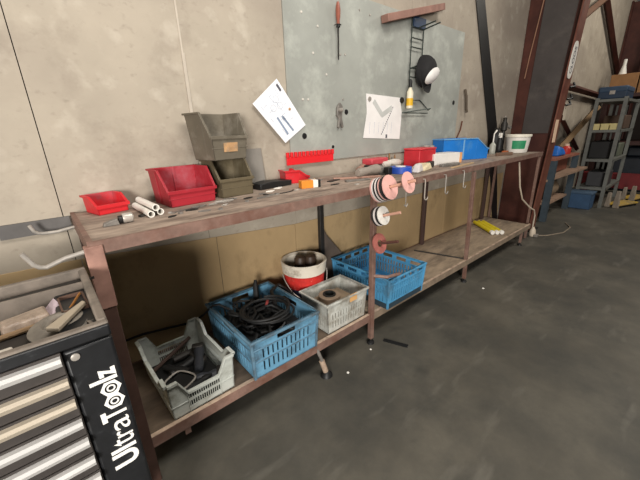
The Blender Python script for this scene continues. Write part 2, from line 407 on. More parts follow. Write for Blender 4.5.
# ------------------------------------------------------------------ storage bins
def bin_(name, W, D, H, m, label, loc, rz, lip=.45, cut=.32, flare=.06, group=None, label_card=False, rib=False, lean=.0, cat='storage bin'):
    """open front bin: front faces local -y; origin at middle of front bottom edge"""
    r = thing(name, label, cat, loc, rz, group)
    th = .004
    tp = lambda y: H if y > D*cut else H*lip + (H-H*lip)*max(0, (y-.02*D))/(D*cut-.02*D) if y > .02*D else H*lip
    c = MB()
    c.box((-W/2,0,0),(W/2,D,th))
    for sx in (-1, 1):
        c.wall((sx*W/2,0,0), (0,1,0), (-sx,0,0), D, th, tp, knots=(D*.02, D*cut))
    c.wall((-W/2,D,0), (1,0,0), (0,-1,0), W, th, lambda u: H)
    c.wall((-W/2,0,0), (1,0,0), (0,1,0), W, th, lambda u: H*lip)
    def fl(q):
        k = 1 + flare*q.z/H
        return (q.x*k, (q.y-D*.5)*k + D*.5 - (lean*q.z if True else 0), q.z)
    c.xform(fl); build('body', c, m, r, .0012)
    c = MB(); e = .006
    c.box((-W/2-e,-e,H*lip-.012),(W/2+e,0.0,H*lip+.002))
    c.box((-W/2-e,-.0015,H*lip*.48),(W/2+e,0.0005,H*lip*.52))
    c.xform(fl); build('front_lip', c, m, r, .0012)
    c = MB()
    for sx in (-1, 1):
        x0 = sx*W/2
        c.box((min(x0, x0+sx*e), D*cut, H-.008),(max(x0, x0+sx*e), D+e, H))
        q0 = (x0, D*.02, H*lip); q1 = (x0, D*cut, H)
        a, b = min(x0, x0+sx*e), max(x0, x0+sx*e)
        c.hexa([(a,q0[1],q0[2]-.008),(b,q0[1],q0[2]-.008),(b,q1[1],q1[2]-.008),(a,q1[1],q1[2]-.008),(a,q0[1],q0[2]),(b,q0[1],q0[2]),(b,q1[1],q1[2]),(a,q1[1],q1[2])])
        if rib: c.box((min(x0,x0+sx*.003), D*.55, .01),(max(x0,x0+sx*.003), D*.58, H-.01))
    c.box((-W/2-e, D, H-.008),(W/2+e, D+e, H))
    if rib: c.box((-.006, D-.009, th),(.006, D-.004, H))
    c.xform(fl); build('rim', c, m, r, .001)
    if label_card:
        c = MB().box((-.035,-.003,H*.17),(.035,-.0008,H*.17+.04)); c.xform(fl); build('label_card', c, mat('worn label','b08a62',.8,var=.3,scale=30,dirt='8a8070',amt=.4,dscale=20), r)
    return r
bin_('storage_bin', .108, .118, .070, red_bin, 'small bright red open front bin at the left end of the bench', (.190,-.142,TZ), .24, lip=.52, cut=.45)
bin_('storage_bin', .196, .180, .150, red_dusty, 'large dusty red open front bin beside the olive bins', (.480,-.225,TZ), .07, lip=.44, cut=.40, rib=True, flare=.09)
bin_('storage_bin', .165, .165, .170, mat('brown olive plastic','5d533f',.6,var=.2,scale=7,dirt='7f7560',amt=.3,dscale=5), 'dusty olive bin carrying another bin on top of it', (.700,-.204,TZ), .06, lip=.50, cut=.38, flare=.06)
bin_('storage_bin', .172, .160, .205, olive_bin, 'dusty olive grey bin with orange label, topmost of the stack', (.686,-.200,TZ+.172), .17, lip=.50, cut=.34, flare=.20, label_card=True)
bin_('storage_bin', .115, .14, .075, red_bin, 'small red bin against the wall below the red toothed rail', (1.205,-.075,TZ), 1.30, lip=.5, cut=.4)
bin_('storage_bin', .135, .50, .185, blue_bin_m, 'long bright blue bin with its open end facing right', (3.17,-.255,TZ), 1.215, lip=.5, cut=.28, flare=.03, rib=True)
for o_ in bpy.data.objects:
    if o_.get('label','').startswith('long bright blue bin'):
        for c_ in o_.children:
            if c_.name.startswith(('rim','front_lip')): c_.data.materials[0] = mat('worn pale blue plastic','6f9fc6',.5,var=.15)
solo('metal_plate', MB().box((-.052,-.003,0),(.052,.003,.205)), mat('grey plate','86817a',.6,.2), 'grey metal plate leaning on the wall right of the olive bins', 'plate', (.905,-.035,TZ), rot=(-.12,0,0))
c = MB().prism([(-.11,0),(.11,0),(.11,.028),(-.03,.036),(-.11,.03)], -.045, .045, 'y')
solo('tool_case', c, black, 'flat black case lying beside the olive bins', 'case', (.955,-.10,TZ), rz=.12, bevel=.004)

# small things on the bench
def tube_thing(a, b, r, m, name, label, cat, grp=None, n=12, hollow=0):
    a, b = Vector(a), Vector(b)
    d = b-a
    c = MB()
    if hollow: c.lathe([(r*hollow,0),(r,0),(r,d.length),(r*hollow,d.length)], 18, closed=True)
    else: c.lathe([(r,0),(r,d.length)], n)
    o = build(name, c, m); o.rotation_mode = 'QUATERNION'; o.rotation_quaternion = Vector((0,0,1)).rotation_difference(d); o.location = a
    return tag(o, label, cat, grp)
z_ = TZ + .0125
tube_thing((.272,-.115,z_), (.276,-.345,z_), .0125, white_p, 'white_tube', 'white plastic tube, left one of the three beside the large red bin', 'tube', 'white tubes', hollow=.75)
tube_thing((.306,-.095,z_), (.314,-.325,z_), .0125, white_p, 'white_tube', 'white plastic tube nearest the large red bin', 'tube', 'white tubes', hollow=.75)
tube_thing((.290,-.11,z_+.021), (.297,-.34,z_+.021), .0125, white_p, 'white_tube', 'white plastic tube lying on top of two others', 'tube', 'white tubes', hollow=.75)
r = thing('pipe_fitting', 'steel angled fitting with a pale cap near the left front of the bench', 'fitting', (.165,-.355,TZ))
build('arm', MB().prism([(-.045,.0),(-.04,.012),(.0,.022),(.004,.0)], -.012, .012, 'y'), dull_steel, r, .002)
build('collar', MB().lathe([(.014,0),(.014,.012)], 16, Matrix.Translation((.004,0,.015)) @ Matrix.Rotation(PI/2,4,'Y')), black, r)
build('cap', MB().lathe([(.0155,0),(.017,.004),(.017,.03),(.012,.034)], 20, Matrix.Translation((.016,0,.018)) @ Matrix.Rotation(PI/2,4,'Y')), steel, r, .001)
solo('nut', MB().ring(.006,.011,.008,6), dark_steel, 'small dark nut lying in front of the white tubes', 'nut', (.252,-.30,TZ))
solo('twig', MB().tube([(0,0,.004),(.03,.03,.004),(.055,.07,.005)], .004, 6), mat('pale wood','b59b77',.7), 'short pale stick behind the steel fitting', 'stick', (.175,-.30,TZ))
def wrench(x, y, rz, L, m, label, grp):
    c = MB().box((-L/2,-.005,0),(L/2,.005,.005))
    c.ring(.006,.011,.006,16, Matrix.Translation((L/2+.008,0,0)))
    c.prism([(-L/2,-.006),(-L/2-.008,-.012),(-L/2-.022,-.010),(-L/2-.012,-.003),(-L/2-.012,.003),(-L/2-.022,.010),(-L/2-.008,.012),(-L/2,.006)], 0, .006, 'z')
    solo('wrench', c, m, label, 'wrench', (x, y, TZ), rz=rz, group=grp)
def bit(x, y, rz, L, m, label, name='drill_bit', r=.004):
    c = MB().tube([(-L/2,0,r),(0,0,r),(L/2-.006,0,r),(L/2,0,r)], [r,r,r*.9,r*.2], 8)
    for k in range(5): c.cbox((-.01+L*.09*k,0,r), (.004,r*2.2,r*2.1), .5)
    solo(name, c, m, label, 'drill bit', (x, y, TZ), rz=rz, group='loose bits on the bench')
wrench(.405,-.318,.25,.085,dull_steel,'small wrench in front of the large red bin, left of the drill bits','small wrenches')
bit(.47,-.305,.15,.07,dull_steel,'dull drill bit in front of the middle of the large red bin')
bit(.425,-.345,-.1,.05,dark_steel,'dark drill bit nearest the bench edge below the red bin')
bit(.535,-.30,.35,.06,steel,'bright drill bit under the right corner of the large red bin')
bit(.585,-.295,-.1,.085,steel,'long bright bit in front of the lower olive bin',r=.006)
bit(.63,-.262,-.35,.06,dull_steel,'short bit tilted before the lower olive bin')
bit(.86,-.235,.1,.055,white_p,'thin pale bit right of the olive bins')
bit(.94,-.185,.15,.06,white_p,'thin pale bit beside the small red bin')
solo('wire_loop', MB().tube([(.09*math.cos(a),.05*math.sin(a),.003) for a in [PI*1.05+PI*.9*k/10 for k in range(11)]], .0025, 6), dark_steel, 'thin dark bent wire lying before the olive bins', 'wire', (.88,-.27,TZ))
solo('wrench', MB().box((-.06,-.006,0),(.06,.006,.006)).ring(.007,.013,.006,16,Matrix.Translation((.066,0,0))), dull_steel, 'flat ring spanner between olive bins and orange box', 'wrench', (.78,-.33,TZ), rz=.2)
r = thing('glue_box', 'small orange and white box beside the little red bin', 'box', (1.075,-.285,TZ), -.25)
build('box', MB().box((-.055,-.022,0),(.012,.022,.04)), orange, r, .002)
build('band', MB().box((.012,-.022,0),(.04,.022,.04)), white_p, r, .002)
build('cap', MB().box((.04,-.022,0),(.055,.022,.04)), black, r, .002)
solo('stick', MB().tube([(0,0,.01),(.04,.03,.025),(.075,.07,.02)], .005, 6), mat('yellow wood','cdb77a',.6), 'pale yellow wooden stick behind the orange box', 'stick', (1.13,-.24,TZ))
for k, (x, y, rz, L, lab) in enumerate(((.335,-.395,.3,.035,'small screw lying near the bench edge in front of the white tubes'),(.455,-.40,-.2,.05,'short drill bit alone near the bench edge below the large red bin'),(.56,-.355,.5,.045,'short drill bit in front of the gap between red and olive bins'),(.70,-.30,.1,.05,'short bit just before the front of the lower olive bin'),(.80,-.26,-.3,.04,'short bit before the right corner of the lower olive bin'),(.98,-.30,.2,.045,'short bit left of the orange box'),(1.22,-.33,-.1,.06,'short bit right of the orange box'),(1.28,-.14,.4,.05,'short bit lying right of the small red bin'),(1.30,-.42,.1,.05,'short bit on the bench edge above the disc leg'))):
    bit(x, y, rz, L, [dark_steel, dull_steel, steel][k % 3], lab, r=.0032)
for k, (x, y, lab) in enumerate(((.375,-.36,'small steel nut right of the white tubes'),(.51,-.42,'small steel nut on the bench edge below the red bin'),(.66,-.36,'small steel nut below the lower olive bin'))):
    solo('nut', MB().ring(.005,.010,.007,6), dull_steel, lab, 'nut', (x,y,TZ))
# cluster of tools near the discs
def flat(name, cx, cy, L, Wd, H, rz, m, label, cat, pts=None):
    c = MB()
    if pts: c.prism([(x*L, y*Wd) for x, y in pts], 0, H, 'z')
    else: c.box((-L/2,-Wd/2,0),(L/2,Wd/2,H))
    return solo(name, c, m, label, cat, (cx,cy,TZ), rz=rz, bevel=min(H,Wd)*.15)
flat('metal_strip',1.36,-.20,.20,.03,.006,.3,dark_steel,'dark flat metal strip left of the tool pile','strip')
flat('scraper',1.47,-.26,.30,.04,.012,-.55,mat('rosy wood','a58070',.6),'rosy wooden handled scraper lying left of the discs','scraper',[(-.5,-.3),(.1,-.2),(.5,-.5),(.5,.5),(.1,.2),(-.5,.3)])
flat('scraper',1.40,-.33,.16,.03,.01,-.3,dull_steel,'small dull metal scraper near the bench edge','scraper',[(-.5,-.5),(.5,-.2),(.5,.2),(-.5,.5)])
r = thing('angle_grinder', 'grey angle grinder lying behind the sanding discs', 'grinder', (1.60,-.255,TZ), .12)
gm = mat('worn grey casing','8f857b',.6,var=.2)
build('body', MB().lathe([(.0,-.14),(.02,-.138),(.027,-.12),(.026,-.02),(.032,.02),(.034,.07),(.024,.085),(0,.086)], 18, Matrix.Translation((0,0,.036)) @ Matrix.Rotation(PI/2,4,'Y')), gm, r)
build('gear_head', MB().lathe([(.024,0),(.03,.012),(.03,.04),(.018,.052)], 18, Matrix.Translation((.11,0,.004))), dull_steel, r)
build('guard', MB().ring(.02,.058,.012,24,Matrix.Translation((.115,0,0))), dark_steel, r)
build('side_handle', MB().tube([(.11,.03,.03),(.11,.07,.04),(.11,.12,.042)], [.008,.014,.013], 12), black, r)
r = thing('power_tool', 'pinkish wooden handled tool lying under the low red box', 'tool', (1.70,-.09,TZ), .5)
build('body', MB().lathe([(.0,-.1),(.018,-.095),(.022,-.02),(.028,.03),(.02,.09),(0,.095)], 16, Matrix.Translation((0,0,.03)) @ Matrix.Rotation(PI/2,4,'Y')), mat('rosy wood','a58070',.6), r)
build('blade', MB().box((.085,-.012,.022),(.15,.012,.03)), steel, r)
r = thing('red_case', 'low red plastic case lying against the wall below the paper drawing', 'case', (1.86,-.075,TZ), .08)
build('lid', MB().box((-.10,-.045,.045),(.10,.045,.088)), mat('rose red plastic','c4454e',.5), r, .008)
build('base', MB().box((-.095,-.042,0),(.095,.042,.044)), mat('dark case base','4a3a38',.6), r, .006)
r = thing('blue_tape_roll', 'blue plastic spool with white core lying behind the discs', 'spool', (1.84,-.31,TZ))
build('roll', MB().ring(.035,.075,.042,30), blue_p, r, .003)
build('core', MB().ring(.02,.034,.046,24), white_p, r)
flat('black_box',1.72,-.30,.05,.04,.05,.2,black,'small black block beside the blue spool','block')
r = thing('heat_gun', 'dirty white plastic tool body lying behind the blue spool', 'tool', (2.01,-.10,TZ), .08)
r.scale = (.75,.8,.85)
build('body', MB().lathe([(0,-.16),(.03,-.155),(.035,-.03),(.04,.05),(.032,.14),(.02,.16),(0,.161)], 18, Matrix.Translation((0,0,.042)) @ Matrix.Rotation(PI/2,4,'Y')), mat('dirty white','cfc8be',.55,var=.12), r)
build('handle', MB().tube([(-.03,-.01,.03),(-.05,-.07,.024),(-.06,-.12,.022)], [.02,.02,.018], 12), mat('grey grip','7b756e',.6), r)
build('nozzle', MB().lathe([(.018,0),(.015,.05)], 14, Matrix.Translation((.158,0,.042)) @ Matrix.Rotation(PI/2,4,'Y')), steel, r)
for k in range(5):
    solo('drill_bit', MB().tube([(0,0,0),(0,0,.06+.015*(k%3)),(0,0,.075+.015*(k%3))], [.006,.006,.002], 8), dull_steel if k % 2 else brown_card, ['tall brown round file standing at the wall left of the red box','steel pin standing second from left at the wall','brown pin standing third at the wall','steel pin standing fourth at the wall','brown pin standing rightmost at the wall'][k], 'file', (2.02+.035*k,-.022,TZ), group='pins standing at the wall')
r = thing('red_box', 'red metal box standing between blue bin and white tool', 'box', (2.28,-.17,TZ), .02)
build('body', MB().box((-.115,-.07,0),(.115,.07,.125)), mat('red box','bb2a33',.45), r, .006)
build('lid', MB().box((-.118,-.073,.125),(.118,.073,.138)), mat('red lid','c6373f',.45), r, .004)
r = thing('white_box', 'long white cardboard box with an orange end standing before the blue bin', 'box', (2.52,-.225,TZ), -.16)
build('carton', MB().box((-.165,-.06,0),(.145,.06,.085)), mat('white card','dcd8d2',.7,var=.05), r, .003)
build('end_flap', MB().box((.145,-.06,0),(.175,.06,.083)), mat('orange card','d89a62',.7), r, .002)
solo('wood_lath', MB().box((-.21,-.008,0),(.21,.008,.008)), mat('pale wood','b59b77',.7), 'thin pale wooden lath lying on the bench edge below the white box', 'slat', (2.47,-.43,TZ), rz=.10)
c = MB(); c.hexa([(-.08,-.05,0),(.08,-.06,0),(.07,.05,0),(-.07,.06,0),(-.07,-.045,.03),(.05,-.05,.05),(.05,.04,.045),(-.06,.05,.03)])
solo('rag', c, mat('cream cloth','cfc1a0',.9,var=.2,scale=20), 'crumpled cream rag beside the tip of the top disc peg', 'rag', (2.06,-.33,TZ), rz=.3, bevel=.01)
c = MB(); c.hexa([(-.06,-.03,0),(.06,-.03,0),(.05,.04,0),(-.05,.03,0),(-.02,-.02,.05),(.03,-.02,.06),(.02,.02,.055),(-.02,.02,.05)])
solo('rag', c, mat('pale grey cloth','c2bcb8',.9,var=.15), 'pale grey crumpled paper between the blue spool and cream rag', 'rag', (1.95,-.37,TZ), rz=.3, bevel=.01)
flat('metal_block',2.22,-.30,.10,.04,.045,.3,dark_steel,'dark grey clamp in front of the red box','clamp')
flat('metal_strip',2.40,-.36,.22,.035,.02,-.1,dull_steel,'dull steel bar lying in front of the white box','strip')
for k, (x, y, h_) in enumerate(((2.47,-.10,.145),(2.55,-.10,.14))):
    tube_thing((x,y,TZ),(x,y,TZ+h_), .026, mat('grey can','9b9791',.5), 'spray_can', ['grey spray can behind the white box, left one of two','grey spray can behind the white box, right one of two'][k], 'can', 'spray cans behind the white box')
r = thing('small_tyre', 'dark round wheel standing behind the right end of the blue bin', 'wheel', (3.78,-.095,TZ+.128))
Mw = Matrix.Rotation(PI/2,4,'X') @ Matrix.Rotation(.35,4,'Y')
build('tyre', MB().ring(.075,.128,.05,32,Mw), rubber, r, .006)
build('hub', MB().ring(.012,.075,.03,24,Mw @ Matrix.Translation((0,0,.01))), mat('brown hub','4d3a30',.6), r)
flat('leather_strap',3.50,-.33,.22,.03,.03,-.3,mat('brown strap','6e5646',.8),'brown bent strap lying left of the white tub','strap',[(-.5,-.5),(0,.0),(.5,-.5),(.5,.3),(0,.9),(-.5,.3)])
r = thing('spray_bottle', 'black bottle with white top beside the white tub', 'bottle', (3.90,-.12,TZ))
build('body', MB().lathe([(.034,0),(.036,.01),(.036,.12),(.016,.15),(.016,.16)], 20), black, r)
build('cap', MB().lathe([(.02,.155),(.02,.20),(.012,.205)], 16), white_p, r)
build('nozzle', MB().box((-.055,-.012,.175),(.02,.012,.205)), white_p, r, .003)
r = thing('spray_bottle', 'small clear bottle with white pump between wheel and black bottle', 'bottle', (3.66,-.15,TZ))
build('body', MB().lathe([(.03,0),(.03,.09),(.012,.115),(.012,.12)], 18), mat('milky plastic','a9aaa0',.4), r)
build('pump', MB().tube([(0,0,.12),(0,0,.20),(.03,-.01,.235)], [.007,.006,.01], 8), white_p, r)
flat('orange_block',3.66,-.28,.10,.05,.035,.2,mat('rust orange','a3562c',.6),'rust orange block beside the dark wheel','block')
r = thing('plastic_tub', 'white tub with green label at the right end of the bench', 'tub', (3.985,-.27,TZ))
build('body', MB().lathe([(0,.0),(.098,.0),(.102,.01),(.118,.165),(.112,.165),(.096,.012),(0,.01)], 36), white_p, r)
build('rim', MB().ring(.112,.126,.025,36,Matrix.Translation((0,0,.160))), mat('cream rim','e6e0d0',.45), r, .003)
c = MB()
a0 = -3.25; a1 = -2.05
vs = []; fs = []
for k in range(13):
    g_ = a0 + (a1-a0)*k/12
    for z, rr in ((.04,.1062),(.125,.1148)):
        vs.append((rr*math.cos(g_), rr*math.sin(g_), z)); 
    for z, rr in ((.04,.1045),(.125,.113)):
        vs.append((rr*math.cos(g_), rr*math.sin(g_), z))
for k in range(12):
    i = k*4; fs += [(i,i+4,i+5,i+1),(i+2,i+3,i+7,i+6),(i+1,i+5,i+7,i+3),(i,i+2,i+6,i+4)]
fs += [(0,1,3,2),(48,50,51,49)]
c.add(vs, fs); build('label_band', c, mat('green label','2f8a5e',.5,var=.15,scale=30), r)
r = thing('air_valve', 'dark grey valve fitting standing behind the white tub', 'valve', (4.25,-.13,TZ-.0))
r.location = (4.055,-.085,TZ)
build('body', MB().lathe([(.03,0),(.03,.02),(.02,.03),(.02,.22),(.034,.23),(.034,.30),(.02,.32),(.02,.36),(0,.362)], 14), dark_steel, r)
build('outlet', MB().tube([(0,0,.26),(.05,-.03,.27),(.07,-.04,.25)], .016, 10), dull_steel, r)
build('lever', MB().tube([(0,0,.34),(-.05,-.02,.37)], .008, 8), dull_steel, r)
solo('cable', MB().tube([(3.62,-.44,.90),(3.64,-.45,.80),(3.70,-.455,.65),(3.82,-.46,.5),(4.02,-.485,.38),(4.14,-.50,.33),(4.20,-.50,.26),(4.22,-.495,.10),(4.23,-.49,.05)], .0075, 8), mat('off white cable','c9bba8',.5), 'off white cable hanging from the bench top at its right end', 'cable')
r = thing('plug', 'pale plug on the floor at the end of the hanging cable', 'plug', (4.235,-.50,0))
build('body', MB().lathe([(.028,0),(.034,.02),(.03,.07),(.016,.10),(.01,.11)], 14), mat('off white cable','c9bba8',.5), r)
build('pin_block', MB().box((-.03,-.06,0),(.03,-.02,.03)), mat('grey grip','7b756e',.6), r, .004)
solo('cable', MB().tube([(4.26,-.53,.006),(4.35,-.62,.006),(4.6,-.72,.006),(4.9,-.72,.006),(5.1,-.62,.006)], .006, 6), mat('tan cable','8d8070',.6), 'tan cable lying on the floor running right from the plug', 'cable')

# ------------------------------------------------------------------ crates on the shelf
def slots(L, n, sw, rows, margin):
    out = []
    for (z0, z1) in rows:
        for k in range(n):
            u = margin + (L-2*margin)*(k+.5)/n
            out.append((u-sw/2, u+sw/2, z0, z1))
    return out
def crate(name, W, D, H, m, label, loc, rz, taper=.05, rim=.008, th=.004, kind='blue', group=None, cat='crate'):
    r = thing(name, label, cat, loc, rz, group)
    c = MB()
    def fl(q):
        k = 1 + taper*q.z/H
        return (q.x*k, q.y*k, q.z)
    sides = [((-W/2,-D/2,0),(1,0,0),(0,1,0),W),((-W/2,D/2,0),(1,0,0),(0,-1,0),W),((-W/2,-D/2,0),(0,1,0),(1,0,0),D),((W/2,-D/2,0),(0,1,0),(-1,0,0),D)]
    for i, (o, u, n, L) in enumerate(sides):
        top = lambda a: H; kn = (); hs = []
        if kind == 'blue':
            hs = slots(L, int(L/.03), .009, [(H*.12,H*.38),(H*.46,H*.70)], .04)
            hs = [h for h in hs if not (i in (0,1) and L*.30 < (h[0]+h[1])/2 < L*.70 and h[2] > H*.4)] if False else hs
            hs.append((L*.36, L*.64, H*.78, H*.91))
        if kind == 'blue2':
            hs = slots(L, int(L/.026), .012, [(H*.20,H*.52),(H*.56,H*.72)], .03)
            hs += [(L*(.06+.24*k), L*(.06+.24*k)+L*.17, H*.80, H*.93) for k in range(4)]
        if kind == 'pale':
            hs = slots(L, int(L/.022), .006, [(H*.12,H*.36),(H*.42,H*.62)], .025)
        if kind == 'white':
            hs = slots(L, int(L/.017), .006, [(H*.14,H*.30),(H*.36,H*.50)], L*.24)
            lo = .60 if i in (0, 1) else .72
            kn = (L*.14, L*.26, L*.74, L*.86)
            def top(a, L=L, lo=lo):
                t = min(a, L-a)/L
                return H if t <= .14 else (H*lo if t >= .26 else H - (H-H*lo)*(t-.14)/.12)
        c.wall(o, u, n, L, th, top, hs, 0, kn)
    c.box((-W/2,-D/2,0),(W/2,D/2,th))
    c.xform(fl); build('body', c, m, r)
    c = MB()
    e = rim
    if kind == 'white':
        for i, (o, u, n, L) in enumerate(sides):
            o_ = Vector(o) - Vector(n)*e
            lo = .60 if i in (0, 1) else .72
            def top(a, L=L, lo=lo):
                t = min(a, L-a)/L
                return H if t <= .14 else (H*lo if t >= .26 else H - (H-H*lo)*(t-.14)/.12)
            ks = [0, L*.14, L*.26, L*.74, L*.86, L]
            for a, b in zip(ks[:-1], ks[1:]):
                q = []
                for dz in (-.012, .001):
                    A = o_ + Vector(u)*a + Vector((0,0,top(a)+dz)); B = o_ + Vector(u)*b + Vector((0,0,top(b)+dz))
                    q += [A, B, B+Vector(n)*(e+th), A+Vector(n)*(e+th)]
                c.hexa(q)
            for zz in (.33,):
                A = Vector(o) - Vector(n)*.003
                p = [A+Vector(u)*0+Vector((0,0,H*zz-.004)), A+Vector(u)*L*.26+Vector((0,0,H*zz-.004))]
                for s0, s1 in ((0, .24),(.76, 1)):
                    P0 = A+Vector(u)*L*s0; P1 = A+Vector(u)*L*s1
                    c.hexa([P0+Vector((0,0,H*zz-.003)),P1+Vector((0,0,H*zz-.003)),P1+Vector(n)*.003+Vector((0,0,H*zz-.003)),P0+Vector(n)*.003+Vector((0,0,H*zz-.003)),P0+Vector((0,0,H*zz+.003)),P1+Vector((0,0,H*zz+.003)),P1+Vector(n)*.003+Vector((0,0,H*zz+.003)),P0+Vector(n)*.003+Vector((0,0,H*zz+.003))])
                for s0 in (.24, .76):
                    P0 = A+Vector(u)*L*s0
                    c.hexa([P0,P0+Vector(u)*.004,P0+Vector(u)*.004+Vector(n)*.003,P0+Vector(n)*.003]+[q+Vector((0,0,H*.6)) for q in (P0,P0+Vector(u)*.004,P0+Vector(u)*.004+Vector(n)*.003,P0+Vector(n)*.003)])
    else:
        zh = .012
        c.box((-W/2-e,-D/2-e,H-zh),(W/2+e,-D/2+th,H)); c.box((-W/2-e,D/2-th,H-zh),(W/2+e,D/2+e,H))
        c.box((-W/2-e,-D/2+th,H-zh),(-W/2+th,D/2-th,H)); c.box((W/2-th,-D/2+th,H-zh),(W/2+e,D/2-th,H))
        if kind in ('blue', 'blue2'):
            for zz in ((.42, .74) if kind == 'blue' else (.76,)):
                c.box((-W/2-.003,-D/2-.003,H*zz-.003),(W/2+.003,-D/2,H*zz+.003)); c.box((-W/2-.003,-D/2,H*zz-.003),(-W/2,D/2,H*zz+.003))
                c.box((W/2,-D/2,H*zz-.003),(W/2+.003,D/2,H*zz+.003)); c.box((-W/2,D/2,H*zz-.003),(W/2,D/2+.003,H*zz+.003))
            for sx in (-1, 1):
                for sy in (-1, 1):
                    c.box((sx*W/2-.006,sy*D/2-.006,0),(sx*W/2+.006,sy*D/2+.006,H-.002))
    c.xform(fl); build('rim', c, m if kind != 'blue' else mat('grimy blue rim','5b7b8f',.55,var=.2,dirt='4b4d4c',amt=.5,dscale=12), r, .0015)
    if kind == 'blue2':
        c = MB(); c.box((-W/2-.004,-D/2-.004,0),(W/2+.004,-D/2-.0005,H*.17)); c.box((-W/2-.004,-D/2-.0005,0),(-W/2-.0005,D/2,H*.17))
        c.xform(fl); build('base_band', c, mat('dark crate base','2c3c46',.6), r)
    return r
SH = SZ + .0035
crate('plastic_crate', .255, .36, .175, white_crate, 'grimy white crate with dipped sides at the left end of the shelf', (.298,-.328,SH), .03, taper=.06, kind='white', rim=.010)
crate('plastic_crate', .352, .435, .205, blue_crate, 'blue slotted crate full of black cables next to the white crate', (.695,-.318,SH), .0, taper=.05, kind='blue', rim=.010, th=.005)
crate('plastic_crate', .285, .205, .185, clear_crate, 'pale grey slotted basket holding a roll, left of the disc leg', (1.128,-.405,SH), .0, taper=.10, kind='pale')
crate('plastic_crate', .36, .46, .205, mat('clean blue crate plastic','4f93bc',.45,var=.12,dirt='4a6474',amt=.25,dscale=7), 'empty bright blue crate behind the disc leg', (1.60,-.335,SH), .0, taper=.06, kind='blue2', th=.006)

# contents of the white crate
solo('black_mat', MB().box((-.112,-.16,.004),(.112,.16,.035)), rubber, 'black layer of scrap rubber in the bottom of the white crate', 'mat', (.298,-.328,SH), rz=.03)
r = thing('hand_tool', 'black tool with pale oval frame in the white crate', 'tool', (.245,-.40,SH+.02), .5)
build('body', MB().box((-.05,-.05,0),(.05,.05,.05)), black, r, .012)
build('frame', MB().tube([(.05*math.copysign(abs(math.cos(a))**.6,math.cos(a)),.055*math.copysign(abs(math.sin(a))**.6,math.sin(a)),.056) for a in [2*PI*k/20 for k in range(21)]], .004, 6), steel, r)
for k, (x, y, z, rz, L, lab) in enumerate(((.33,-.36,.02,.9,.16,'black grip lying in the middle of the white crate'),(.36,-.31,.05,1.2,.17,'dark tool lying on the others at the right in the white crate'),(.30,-.28,.02,.3,.15,'dark tool at the back of the white crate'),(.355,-.42,.02,-.4,.12,'dark blue grey tool by the front wall of the white crate'))):
    r = thing('hand_tool', lab, 'tool', (x,y,SH+z), rz, 'dark tools in the white crate')
    build('grip', MB().lathe([(0,-L/2),(.018,-L/2+.005),(.022,-L*.2),(.017,.0),(.024,L*.25),(.02,L*.45),(0,L/2)], 12, Matrix.Translation((0,0,.025)) @ Matrix.Rotation(PI/2,4,'Y')), [rubber, mat('slate plastic','34363b',.45), black, MATS.get('slate plastic') or black][k], r)
    build('head', MB().box((L*.3,-.02,.01),(L*.5,.03,.05)), dark_steel, r, .005)
for k, (x, y, z, rz, L, lab) in enumerate(((.26,-.30,.04,2.2,.14,'dark tool lying at the left wall of the white crate'),(.34,-.22,.04,.1,.15,'dark tool across the back corner of the white crate'),(.30,-.45,.04,.2,.13,'dark tool along the front wall of the white crate'))):
    solo('hand_tool', MB().lathe([(0,-L/2),(.014,-L/2+.004),(.018,-L*.2),(.013,.05*L),(.016,L*.3),(.006,L/2)], 10, Matrix.Translation((0,0,.02)) @ Matrix.Rotation(PI/2,4,'Y')), [black, dark_steel, rubber][k], lab, 'tool', (x,y,SH+z), rz=rz, group='dark tools in the white crate')
solo('rusty_bar', MB().tube([(-.11,0,.06),(.09,.06,.10)], .009, 8), mat('rusty bar','3f2e26',.7), 'rusty bar leaning across the back of the white crate', 'bar', (.29,-.23,SH), rz=.1)
# cables in the blue crate
def coil(cx, cy, cz, R, turns, jit, rad):
    pts = []
    for k in range(int(turns*22)+1):
        a = 2*PI*k/22
        rr = R*(1+.10*math.sin(a*.37+jit)+.05*math.sin(1.3*a+jit))
        pts.append((cx+rr*1.05*math.cos(a)+.01*math.sin(a*.21+jit), cy+rr*math.sin(a), cz+.012*math.sin(a*.55+jit)+k*.0003))
    return MB().tube(pts, rad, 8)
bx, by, bz = .695, -.318, SH
solo('coiled_cable', coil(bx+.025, by-.02, bz+.172, .112, 4.2, .4, .0065), rubber, 'coil of black cable lying on top in the blue crate', 'cable')
solo('coiled_cable', coil(bx-.03, by-.08, bz+.07, .10, 3.2, 2.0, .010), black, 'thick black hose coil under the cable in the blue crate', 'hose')
solo('coiled_cable', coil(bx+.04, by+.10, bz+.08, .085, 3.0, 3.3, .009), mat('charcoal cable','252424',.6), 'charcoal cable coil at the back of the blue crate', 'cable')
solo('coiled_cable', coil(bx-.05, by+.06, bz+.115, .075, 2.6, 1.1, .009), rubber, 'black cable coil in the left of the blue crate', 'cable')
solo('black_hose', MB().tube([(bx-.10,by-.10,bz+.10),(bx-.02,by-.02,bz+.135),(bx+.05,by-.08,bz+.125),(bx+.09,by-.16,bz+.10)], .017, 12), black, 'thick black hose end between the coils in the blue crate', 'hose')
